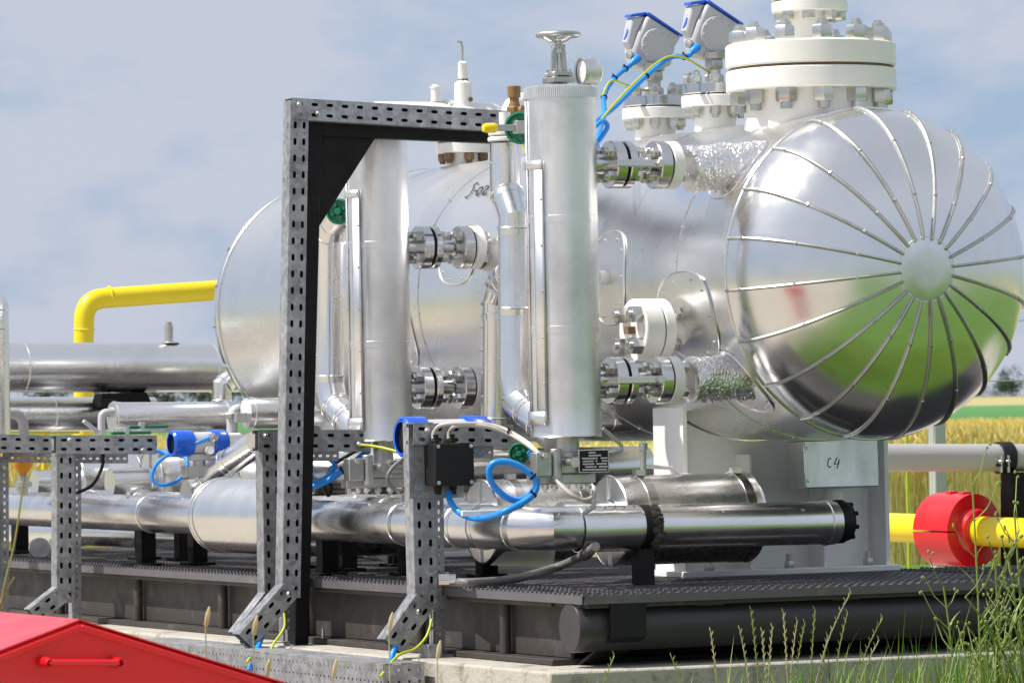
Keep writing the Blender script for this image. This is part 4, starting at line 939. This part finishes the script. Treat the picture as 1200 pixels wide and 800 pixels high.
# blue capped pressure transmitters
def ptrans(label, c, r, L):
    T = thing('pressure_transmitter', label, 'transmitter', V(c) - Z_ * r * 2, 'blue capped pressure transmitters'); c = V(c)
    b = MB(); b.lathe(c, X_, [(-L / 2, r * .74), (-L / 2 + .002, r * .8), (-L / 2, r * .9), (-L / 2 + .006, r), (-L / 2 + .05, r), (-L / 2 + .075, r * .98), (-L / 2 + .077, r * .8)], 44); b.build('blue_cap', 'blue', T)
    b = MB(); b.lathe(c, X_, [(-L / 2 + .012, 0), (-L / 2 + .012, r * .76)], 40); b.build('window', 'plastic', T)
    b = MB(); b.lathe(c, X_, [(-L / 2 + .07, r * .83), (L / 2 - .3 * L + .03, r * .83)], 40); b.box(c + V((.0, -.0, -r * 1.05)), (.075, r * 1.0, r * .5)); b.build('housing', 'grey', T, bevel=.003)
    b = MB(); b.lathe(c, X_, [(L / 2 - .3 * L + .002, r * .8), (L / 2 - .3 * L + .004, r), (L / 2 - .015, r * .98), (L / 2 - .003, r * .86), (L / 2, 0)], 44); b.build('blue_cap', 'blue', T)
    b = MB(); b.lathe(c + V((.03, -r * .8, r * .35)), V((.2, -1, .1)), [(0, .016), (.02, .016), (.022, .011), (.034, .011), (.034, 0)], 16); b.build('cable_gland', 'nut', T)
    b = MB(); b.lathe(c + V((.02, -r * .8, -r * .55)), V((.1, -1, 0)), [(0, .014), (.02, .014), (.022, .007), (.022, 0)], 16); b.build('plug', 'whiteclean', T)
    b = MB(); b.cyl(c - Z_ * r * 1.2, c - Z_ * r * 2.1, .022, seg=16); b.box(c - Z_ * r * 2.1, (.12, .05, .04)); b.build('neck', 'castgrey', T, bevel=.002)
    return T
ptrans('blue capped pressure transmitter above the thin blue coil at the left', (5.833, 14.85, 0.839), .047, .21)
ptrans('larger blue capped pressure transmitter behind the nearest tray frame', (5.821, 12.75, 0.853), .064, .295)

# ------------------------------------------------------------------ background piping on the left
clad('insulated_pipe', 'big silver pipe crossing behind the vessel below the yellow pipe', [(5.634, 17.0, 1.147), (6.93, 17.0, 1.129)], .0985, [.235, .85], seg=48, group='background insulated pipes')
b = MB(); b.lathe((6.557, 17.0, 1.232), Z_, [(0, 0), (0, .042), (.006, .03), (.008, .017), (.07, .017), (.071, .013), (.085, .013), (.085, 0)], 20); tag(b.build('vent_stub', 'castgrey'), 'small grey vent stub on top of the big silver pipe', 'vent')
clad('insulated_pipe', 'darker silver pipe under the big one at the far left', [(5.664, 17.1, 0.964), (6.524, 17.1, 0.95)], .068, [.5], seg=40, group='background insulated pipes')
T = clad('insulated_pipe', 'short bright silver pipe with a capped left end above the green handles', [(5.826, 15.7, 0.936), (6.287, 15.7, 0.932)], .056, [.02, .97], seg=40, group='background insulated pipes')
clad('insulated_pipe', 'wide bright silver pipe left of the gantry under the vessel end', [(6.154, 15.2, 0.942), (6.596, 15.2, 0.935)], .055, [.05], seg=40, group='background insulated pipes')
T = thing('pipe_saddle', 'black pipe saddle between the big silver pipe and the one below', 'pipe support', (6.363, 17.0, 0.989))
b = MB(); b.prism([(6.244, 16.96, 0.99), (6.259, 16.96, 1.034), (6.443, 16.96, 1.038), (6.471, 16.96, 0.98)], (0, .1, 0)); b.build('block', 'matblack', T, bevel=.003)
b = MB(); b.box((6.258, 16.93, 0.997), (.06, .05, .03)); b.build('bolt_plate', 'black', T, bevel=.002)
b = MB(); b.lathe((5.517, 16.2, 0.846), Z_, [(0, .085)] + [(.05 * k, .085) for k in range(1, 10)] + [(.52, .085), (.55, .075), (.575, .05), (.585, 0)], 40); b.torus(V((5.517, 16.2, 0.846)) + Z_ * .50, Z_, .086, .003, 44, 6); b.torus(V((5.517, 16.2, 0.846)) + Z_ * .43, Z_, .086, .003, 44, 6)
tag(b.build('insulated_riser', 'jacket'), 'upright domed silver pipe at the left edge of the picture', 'pipe', 'insulated riser pipes')
T = thing('yellow_pipe', 'bright yellow bent gas pipe rising behind the big silver pipe', 'pipe', (6.773, 18.6, 0.978))
b = MB(); b.tube(rounded([(6.767, 18.6, 0.682), (6.778, 18.6, 1.274), (6.785, 18.6, 1.456), (7.026, 18.6, 1.471), (7.589, 18.6, 1.505)], .17, 9), .044, 28); b.build('pipe_run', 'yellow', T)
b = MB(); b.torus((6.773, 18.6, 0.997), Z_, .046, .006, 36, 6); b.build('collar', 'yellow', T)
for q0, a0 in (((6.781, 18.6, 1.326), Z_), ((6.899, 18.6, 1.468), X_)):
    b = MB(); b.torus(q0, a0, .0435, .0042, 36, 6); b.build('weld_bead', 'yellow', T)
T = thing('guard_rail', 'thin yellow guard rail behind the left tray frames', 'rail', (6.226, 17.6, 0.698))
b = MB(); b.tube([(5.901, 17.6, 0.895), (6.385, 17.6, 0.887)], .012, 10); b.build('rail', 'yellow', T)
for px in ('a', 'b'):
    q0, q1 = ((6.233, 17.6, 0.697), (6.238, 17.6, 0.956)) if px == 'a' else ((5.934, 17.6, 0.704), (5.938, 17.6, 0.96))
    b = MB(); b.tube([q0, q1], .011, 10); b.build('post', 'yellow', T)
cable('bent_tube', 'bent grey tube dropping behind the leftmost tray arm', 'tube', rounded([(5.669, 16.6, 0.966), (5.773, 16.6, 0.961), (5.797, 16.6, 0.934), (5.799, 16.6, 0.858)], .05), .02, 'greypipe')
T = thing('funnel_fitting', 'orange funnel on a grey fitting above the long pipe at the far left', 'fitting', (5.583, 16.0, 0.68))
b = MB(); b.lathe((5.583, 16.0, 0.73), Z_, [(0, 0), (0, .014), (.03, .036), (.08, .042), (.08, 0)], 20); b.build('funnel', 'orange', T)
b = MB(); b.lathe((5.582, 16.0, 0.654), Z_, [(0, .02), (.03, .02), (.032, .036), (.05, .034), (.052, .02), (.075, .018), (.08, 0)], 12); b.build('fitting', 'castgrey', T)
def handle(label, c, d):
    T = thing('hand_lever', label, 'lever', c, 'green hand levers'); c = V(c)
    b = MB(); b.box(c + V((d * .06, 0, 0)), (.15, .02, .012)); b.build('grip', 'green', T, bevel=.004)
    b = MB(); b.hexn(c - Z_ * .012, Z_, .014, .03); b.build('hub', 'nut', T); return T
handle('flat green valve handle lying along the short bright pipe', (5.694, 15.2, 0.879), .3)
handle('green valve handle sticking out above the tray arm behind the red box', (5.772, 15.25, 0.899), .4)
T = thing('galvanised_elbow', 'galvanised threaded elbow at the left end of the short bright pipe', 'fitting', (5.748, 15.6, 0.88))
b = MB(); b.tube(rounded([(5.748, 15.6, 0.877), (5.749, 15.6, 0.955), (5.796, 15.6, 0.954)], .03), .014, 14); b.lathe((5.776, 15.6, 0.955), X_, [(0, .018), (.02, .018)], 12); b.build('elbow', 'grey', T)
b = MB(); b.bar((5.643, 15.5, 0.925), (5.701, 15.5, 0.881), .02, .012); b.build('flag_bar', 'grey', T)
T = thing('pipe_fitting', 'cluster of grey threaded fittings right of the short bright pipe', 'fitting', (6.159, 15.3, 0.868))
b = MB(); b.tube(rounded([(6.139, 15.3, 0.869), (6.141, 15.3, 0.955), (6.214, 15.3, 0.96)], .03), .02, 16); b.build('elbow', 'grey', T)
b = MB(); b.hexn((6.162, 15.27, 0.961), X_, .028, .03); b.hexn((6.128, 15.27, 0.924), Z_, .026, .02); b.box((6.138, 15.22, 0.927), (.035, .03, .035)); b.build('union_nut', 'castgrey', T, bevel=.002)
b = MB(); b.tube([(6.086, 15.25, 0.86), (6.212, 15.25, 0.861)], .012, 10); b.tube(rounded([(6.106, 15.25, 0.844), (6.179, 15.25, 0.849), (6.205, 15.25, 0.818)], .02), .012, 10); b.build('cross_tube', 'whiteclean', T)
T = clad('insulated_pipe', 'small mitred silver elbow under the far vessel end', [(6.62, 16.6, 0.987), (6.621, 16.6, 1.054), (6.665, 16.6, 1.087), (6.738, 16.6, 1.107)], .038, [.05, .4], group='background insulated pipes')

# ------------------------------------------------------------------ right hand background
T = thing('grey_pipe', 'plain grey pipe running right from behind the white saddle', 'pipe', (9.6, 16.0, 0.712))
b = MB(); b.tube([(8.572, 16.0, 0.733), (10.175, 16.0, 0.701)], .0565, 32); b.build('pipe_run', 'greypipe', T)
T = thing('clamp_post', 'black steel post clamped round the grey pipe at the right edge', 'post', (9.861, 15.98, 0.202))
b = MB(); b.bar((9.861, 15.98, 0.195), (9.872, 15.98, 0.647), .09, .09); b.build('post', 'matblack', T, bevel=.003)
c = V((9.828, 16.0, 0.708)); b = MB(); b.lathe(c - X_ * .03, X_, [(0, .057), (0, .066), (.06, .066), (.06, .057)], 36); b.box(c + V((-.03, -.05, -.03)), (.07, .05, .012)); b.build('clamp', 'black', T, bevel=.002)
b = MB()
for dx in (-.055, -.02): b.cyl(c + V((dx, -.07, -.06)), c + V((dx, -.07, .01)), .006, seg=8); b.hexn(c + V((dx, -.07, -.02)), Z_, .011, .01)
b.build('bolt', 'nut', T)
T = thing('yellow_pipe', 'bright yellow gas pipe passing through a round red guard', 'pipe', (9.612, 16.0, 0.349))
ax = V((.2, -.98, -.02)).normalized(); c = V((9.722, 16.2, 0.41))
b = MB(); b.tube([c - ax * 3, c + ax * 1.6], .061, 32); b.build('pipe_run', 'yellow', T)
b = MB()
for d in (-.6, -.45): b.box(c + ax * d + Z_ * .066, (.03, .03, .02))
b.build('lug', 'yellow', T)
T = thing('flange_guard', 'round red flange guard on the yellow gas pipe', 'guard', c - Z_ * .155)
for s in (1, -1):
    b = MB(); n = 28; u = ax.cross(Z_).normalized()
    prof = [(-.105, .064), (-.105, .153), (.105, .153), (.105, .064)]
    prev = None
    for i in range(n + 1):
        t = (.02 + (PI - .04) * i / n) * 1; d = u * math.cos(t) + Z_ * (s * math.sin(t))
        cur = [b.bm.verts.new(c + ax * x + d * r_) for x, r_ in prof]
        if prev:
            for j in range(len(cur)): b.bm.faces.new((prev[j], prev[(j + 1) % len(cur)], cur[(j + 1) % len(cur)], cur[j]))
        else: b.bm.faces.new(cur)
        prev = cur
    b.bm.faces.new(prev); b.box(c + u * .16 * -1 + Z_ * (s * .006), (.012, .20, .006)); b.build('half_shell', 'red', T)
b = MB(); b.lathe(c + ax * .104, ax, [(0, .10), (.03, .085), (.034, .062)], 32); b.build('collar', 'red', T)
b = MB()
for d in (-.03, .05): b.box(c + ax * d + Z_ * .155, (.04, .04, .012))
b.build('hinge_lug', 'red', T, bevel=.003)
T = thing('wire_fence', 'pale concrete post fence with thin wires at the edge of the wheat field', 'fence', (11.66, 19.6, 0.826))
p0 = V((11.654, 19.6, 0.57)); p0.z = 0
for k in (-1, 0, 1, 2):
    q = p0 + V((k * 2.9, k * -1.1, 0)); b = MB(); b.prism([q + V((-.035, -.035, 0)), q + V((.035, -.035, 0)), q + V((.035, .035, 0)), q + V((-.035, .035, 0))], (0, 0, 1.75)); b.build('post', 'post', T, bevel=.01)
for z in (1.05, 1.35, 1.62):
    b = MB(); b.tube([p0 + V((-2.9, 1.04, z)), p0 + V((0, -.06, z)), p0 + V((2.9, -1.16, z)), p0 + V((5.8, -2.26, z))], .003, 5); b.build('wire', 'wire', T)
b = MB(); b.tube([(*V((11.127, 19.0, 0.419))[:2], 0), (*V((11.127, 19.0, 0.419))[:2], .95)], .008, 8); tag(b.build('marker_pole', 'earth'), 'thin yellow green marker pole left of the pale fence post', 'pole')

# ------------------------------------------------------------------ red gabled box in the foreground
T = thing('red_cover_box', 'glossy red box with a gabled lid and a welded handle in the lower left foreground', 'box', (2.88, 8.6, 0))
ax_, ay, az = (2.896, 8.0, 0.541)
hwid, drop, Lr = .50, .164, 1.25
def gp(dx, dz, y): return (ax_ + dx, y, az + dz)
b = MB(); b.prism([gp(0, 0, ay), gp(-hwid, -drop, ay), gp(-hwid, -az, ay), gp(hwid, -az, ay), gp(hwid, -drop, ay)], (0, Lr, 0)); b.build('body', 'red', T, bevel=.004)
for s in (-1, 1):
    b = MB(); b.prism([gp(0, .0035, ay - .006), gp(0, .0005, ay - .006), gp(s * (hwid + .01), -drop - .0025, ay - .006), gp(s * (hwid + .01), -drop + .001, ay - .006)], (0, Lr + .012, 0)); b.build('lid_panel', 'red', T)
for s in (-1, 1):
    b = MB(); b.bar(gp(0, -.012, ay - .003), gp(s * (hwid - .004), -drop - .010, ay - .003), .012, .022, (0, 1, 0)); b.build('folded_hem', 'red', T, bevel=.002)
h0, h1 = V((2.823, 7.96, 0.468)), V((2.961, 7.96, 0.462))
b = MB(); b.tube(rounded([h0 + Y_ * .04, h0, h1, h1 + Y_ * .04], .012), .0065, 12); b.lathe(h0 + Y_ * .036, -Y_, [(0, .011), (.03, .010), (.04, .006)], 12); b.lathe(h1 + Y_ * .036, -Y_, [(0, .011), (.03, .010), (.04, .006)], 12); b.build('handle', 'red', T)

# ------------------------------------------------------------------ vegetation
def blade(b, p, h, w_, lean, dirn, n=4):
    p = V(p); s = V((-dirn.y, dirn.x, 0)); L = []
    for i in range(n + 1):
        t = i / n; c = p + Z_ * (h * t) + dirn * (lean * t * t); k = w_ * (1 - t) ** .7 * .5
        if i < n: L.append((b.bm.verts.new(c - s * k), b.bm.verts.new(c + s * k)))
        else: L.append((b.bm.verts.new(c),))
    for i in range(n):
        if len(L[i + 1]) == 2: b.bm.faces.new((L[i][0], L[i][1], L[i + 1][1], L[i + 1][0]))
        else: b.bm.faces.new((L[i][0], L[i][1], L[i + 1][0]))
def rd(): t = random.uniform(0, 2 * PI); return V((math.cos(t), math.sin(t), 0))
b = MB()
for i in range(7500):
    x = random.uniform(4.9, 9.2); y = random.uniform(9.9, 11.22)
    f = .5 + .5 * math.sin(x * 5 + 1.0) * math.cos(y * 3); right = max(0, min(1, (x - 5.3) / 1.2))
    h = random.uniform(.05, .14) + (.15 + .09 * f) * right * random.random() * (1 if y > 10.5 else .6)
    if random.random() < .03: h += .1
    blade(b, (x, y, 0), h, random.uniform(.004, .009), random.uniform(.02, .12), rd())
stuff(b.build('grass', 'grass', flat=True))
# zigzag ryegrass stalks in front of the lifting tube
def rye(px_, top, lean, lab):
    b = MB(); p = V((px_[0], px_[1], 0)); h = top; P = []
    dx = lean
    for i in range(9): t = i / 8; P.append(p + Z_ * (h * t) + CAMR * (dx * t * t))
    b.tube(P, .0015, 5)
    n = 15
    for k in range(n):
        t = .55 + .45 * k / (n - 1); c = p + Z_ * (h * t) + CAMR * (dx * t * t); s = 1 if k % 2 else -1
        d = (CAMR * s * random.uniform(.2, .42) + Z_ * .95 + TOC * random.uniform(-.2, .2)).normalized(); b.tube([c, c + d * .007, c + d * .015], .002, 5, rs=[.0010, .0019, .0006])
    o = b.build('ryegrass_stalk', 'straw' if random.random() < .5 else 'stem'); return tag(o, lab, 'grass stalk', 'tall ryegrass stalks')
RL = 'tall thin ryegrass stalk with a zigzag seed head in front of the black lifting tube'
for (pp, lean) in (((5.965, 11.05, 0.362), -.02), ((6.039, 11.0, 0.354), -.01), ((6.109, 11.05, 0.327), .03), ((6.15, 11.02, 0.357), .02), ((6.253, 11.0, 0.404), .12), ((6.275, 11.06, 0.344), .05), ((6.353, 11.0, 0.329), .10), ((6.34, 11.0, 0.268), .08), ((5.971, 11.0, 0.305), -.01), ((5.929, 11.05, 0.31), -.03),
                   ((5.838, 11.05, 0.308), -.02), ((5.69, 11.0, 0.246), -.05), ((6.161, 11.1, 0.318), .04), ((6.058, 11.1, 0.31), .02), ((5.49, 10.95, 0.26), .06), ((6.233, 11.1, 0.28), .03)):
    rye((pp[0] - lean * .9, pp[1] + lean * .43), pp[2], lean, RL)
# taller weeds at the right
def weed(base, h, seed, lab):
    random.seed(seed); T = thing('weed_plant', lab, 'weed', (base[0], base[1], 0), 'tall weeds by the right edge'); b = MB(); f = b; p = V((base[0], base[1], 0))
    for s in range(3):
        d = rd(); P = [p + Z_ * (h * (1 - .18 * s) * t / 7) + d * (.10 * (t / 7) ** 2 * (s + .3)) for t in range(8)]; b.tube(spline(P, 3), .003, 6)
        for i in range(2, 8):
            for _ in range(1 if i % 2 else 2):
                e = rd(); c = P[i]; L = random.uniform(.04, .11); tip = c + e * L * .7 + Z_ * L; b.tube([c, c + e * L * .4 + Z_ * L * .4, tip], .0016, 5)
                for q in range(2):
                    f.lathe(tip + V((random.uniform(-.008, .008), random.uniform(-.008, .008), random.uniform(-.008, .01))), Z_, [(0, 0), (.003, .004), (.008, .004), (.011, 0)], 6)
        for i in range(1, 6):
            e = rd(); blade(b, P[i], random.uniform(.03, .09), .010, .07, e)
    b.build('stem', 'stem', T); random.seed(seed + 50); return T
q = (6.487, 10.7, 0.156); weed(q, (6.467, 10.7, 0.811)[2] * .86, 3, 'tallest branching weed overlapping the red flange guard')
q = (6.578, 10.75, 0.15); weed(q, .50, 5, 'branching weed with brown seed heads right of the tallest weed')
q = (6.466, 10.8, 0.153); weed(q, .42, 9, 'lower leafy weed left of the tallest weed')
q = (6.624, 10.7, 0.151); weed(q, .62, 13, 'weed cut by the right edge of the picture')
def seedstalk(pt, lab, base_dx=0):
    p = V(pt); b = MB(); b.tube([V((p.x + base_dx, p.y, 0)), V((p.x + base_dx * .4, p.y, p.z * .6)), p], .0016, 5)
    b.lathe(p, Z_ + CAMR * .2, [(-.002, 0), (.006, .005), (.03, .006), (.045, .002), (.047, 0)], 8)
    return tag(b.build('seed_stalk', 'straw'), lab, 'grass stalk', 'dry seed stalks')
for pt, lab in (((3.543, 9.0, 0.471), 'dry seed stalk in front of the gap left of the gantry foot'), ((3.652, 9.0, 0.449), 'brown seed stalk crossing the gantry foot tray'), ((3.349, 8.6, 0.397), 'short dry seed stalk above the red box slope'), ((4.233, 9.6, 0.417), 'dry seed stalk beside the foot of the nearest frame'), ((4.444, 9.8, 0.337), 'brown seed stalk in front of the nearest frame foot plate'), ((3.68, 9.0, 0.357), 'low dry seed stalk right of the red box'), ((4.005, 9.4, 0.326), 'low seed stalk in front of the cable trough')):
    seedstalk(pt, lab)
b = MB(); p = V((3.125, 9.0, 0.869)); 
b.tube(spline([V((3.073, 9.0, 0.444)), (3.094, 9.0, 0.568), (3.118, 9.0, 0.656), (3.134, 9.0, 0.744), (3.142, 9.0, 0.797)], 4), .0022, 6); b.tube(spline([(3.074, 9.0, 0.515), (3.101, 9.0, 0.567), (3.118, 9.0, 0.592)], 4), .0018, 6)
tag(b.build('grass_stem', 'stem'), 'long bare green stem crossing the left edge above the red box', 'grass stalk')
random.seed(21)
# wheat
b = MB()
def ear(p, h):
    d = rd(); top = p + Z_ * h + d * random.uniform(.02, .10); s = V((-d.y, d.x, 0)); k = .003
    vs = [b.bm.verts.new(p + CAMR * -k), b.bm.verts.new(p + CAMR * k), b.bm.verts.new(top + CAMR * k), b.bm.verts.new(top - CAMR * k)]; b.bm.faces.new(vs)
    e = top + Z_ * random.uniform(.04, .07) + d * random.uniform(.0, .05); k = .008
    m_ = (top + e) / 2
    for r_ in (CAMR, TOC): b.bm.faces.new([b.bm.verts.new(top), b.bm.verts.new(m_ + r_ * k), b.bm.verts.new(e + (e - top) * .5), b.bm.verts.new(m_ - r_ * k)])
for i in range(34000):
    t = random.random() ** 1.6; dd = 27 + 46 * t
    if i % 8 == 0: ang = TH + random.uniform(-.17, .17)
    elif i % 8 < 6: ang = TH + random.uniform(.065, .135)
    else: ang = TH - random.uniform(.07, .135)
    ear(V((dd * math.sin(ang), dd * math.cos(ang), 0)), random.uniform(.52, .74))
stuff(b.build('wheat', 'wheat', flat=True))
g = MB(); A = []
for dd in (27.5, 40, 72): A.append([g.bm.verts.new((dd * math.sin(TH + a * .02), dd * math.cos(TH + a * .02), .48)) for a in range(-14, 15)])
for r0, r1 in zip(A, A[1:]):
    for i in range(len(r0) - 1): g.bm.faces.new((r0[i], r0[i + 1], r1[i + 1], r1[i]))
A0 = [g.bm.verts.new((v.co.x, v.co.y, 0)) for v in A[0]]
for i in range(len(A0) - 1): g.bm.faces.new((A0[i], A0[i + 1], A[0][i + 1], A[0][i]))
stuff(g.build('wheat_mass', 'wheat'))
# distant trees
def tree(px_ang, dist_, h, wd, seed, lab):
    random.seed(seed); x, y = dist_ * math.sin(px_ang), dist_ * math.cos(px_ang); z = terr(dist_) - .2
    T = thing('tree', lab, 'tree', (x, y, z), 'distant trees at the field edge')
    b = MB(); p = V((x, y, z)); b.tube([p, p + Z_ * h * .3, p + Z_ * h * .7 + CAMR * h * .03], .2, 7, rs=[h * .03, h * .022, h * .008])
    for k in range(4):
        d = rd(); b.tube([p + Z_ * h * .35, p + Z_ * h * .6 + d * wd * .3], .1, 5, rs=[h * .012, h * .005])
    b.build('trunk', 'bark', T)
    b = MB(); cl = [(p + Z_ * h * random.uniform(.16, .88) + rd() * wd * random.uniform(0, .42), wd * random.uniform(.14, .26)) for _ in range(15)]
    for i in range(1500):
        c, r_ = random.choice(cl); d = V((random.gauss(0, 1), random.gauss(0, 1), random.gauss(0, .8))).normalized() * r_ * random.uniform(.5, 1.1); q = c + d
        u = rd() * h * .032; w2 = V((random.uniform(-1, 1), random.uniform(-1, 1), random.uniform(-1, 1))).normalized() * h * .032
        b.bm.faces.new([b.bm.verts.new(q - u), b.bm.verts.new(q + w2), b.bm.verts.new(q + u), b.bm.verts.new(q - w2)])
    b.build('crown', 'tree', T, flat=True)
pa = lambda px: TH + math.atan((px - 600) / 5320.3)
for px_, dd, h, wd, lab in ((1186, 1000, 6.2, 7.5, 'rounded tree at the right edge of the horizon'), (1172, 1050, 4.2, 5, 'small tree just left of the rounded tree on the horizon'), (1150, 1150, 2.6, 9, 'low bushy tree on the horizon right of the ribbed vessel end'), (1130, 1150, 2.2, 8, 'lowest bush touching the ribbed vessel end on the horizon'),
                            (1215, 1000, 5.5, 8, 'tree beyond the right edge of the picture'), (150, 800, 8, 10, 'dark tree seen in the gap left of the pipe saddle'), (195, 800, 8.5, 10, 'dark tree seen in the gap under the big silver pipe'), (235, 820, 8, 10, 'dark tree seen in the gap by the small mitred elbow'), (60, 800, 8, 12, 'dark tree behind the yellow pipe foot'), (110, 820, 7.5, 12, 'dark tree behind the yellow pipe'), (270, 800, 7.5, 11, 'dark tree behind the far vessel end')):
    tree(pa(px_), dd, h, wd, int(px_), lab)
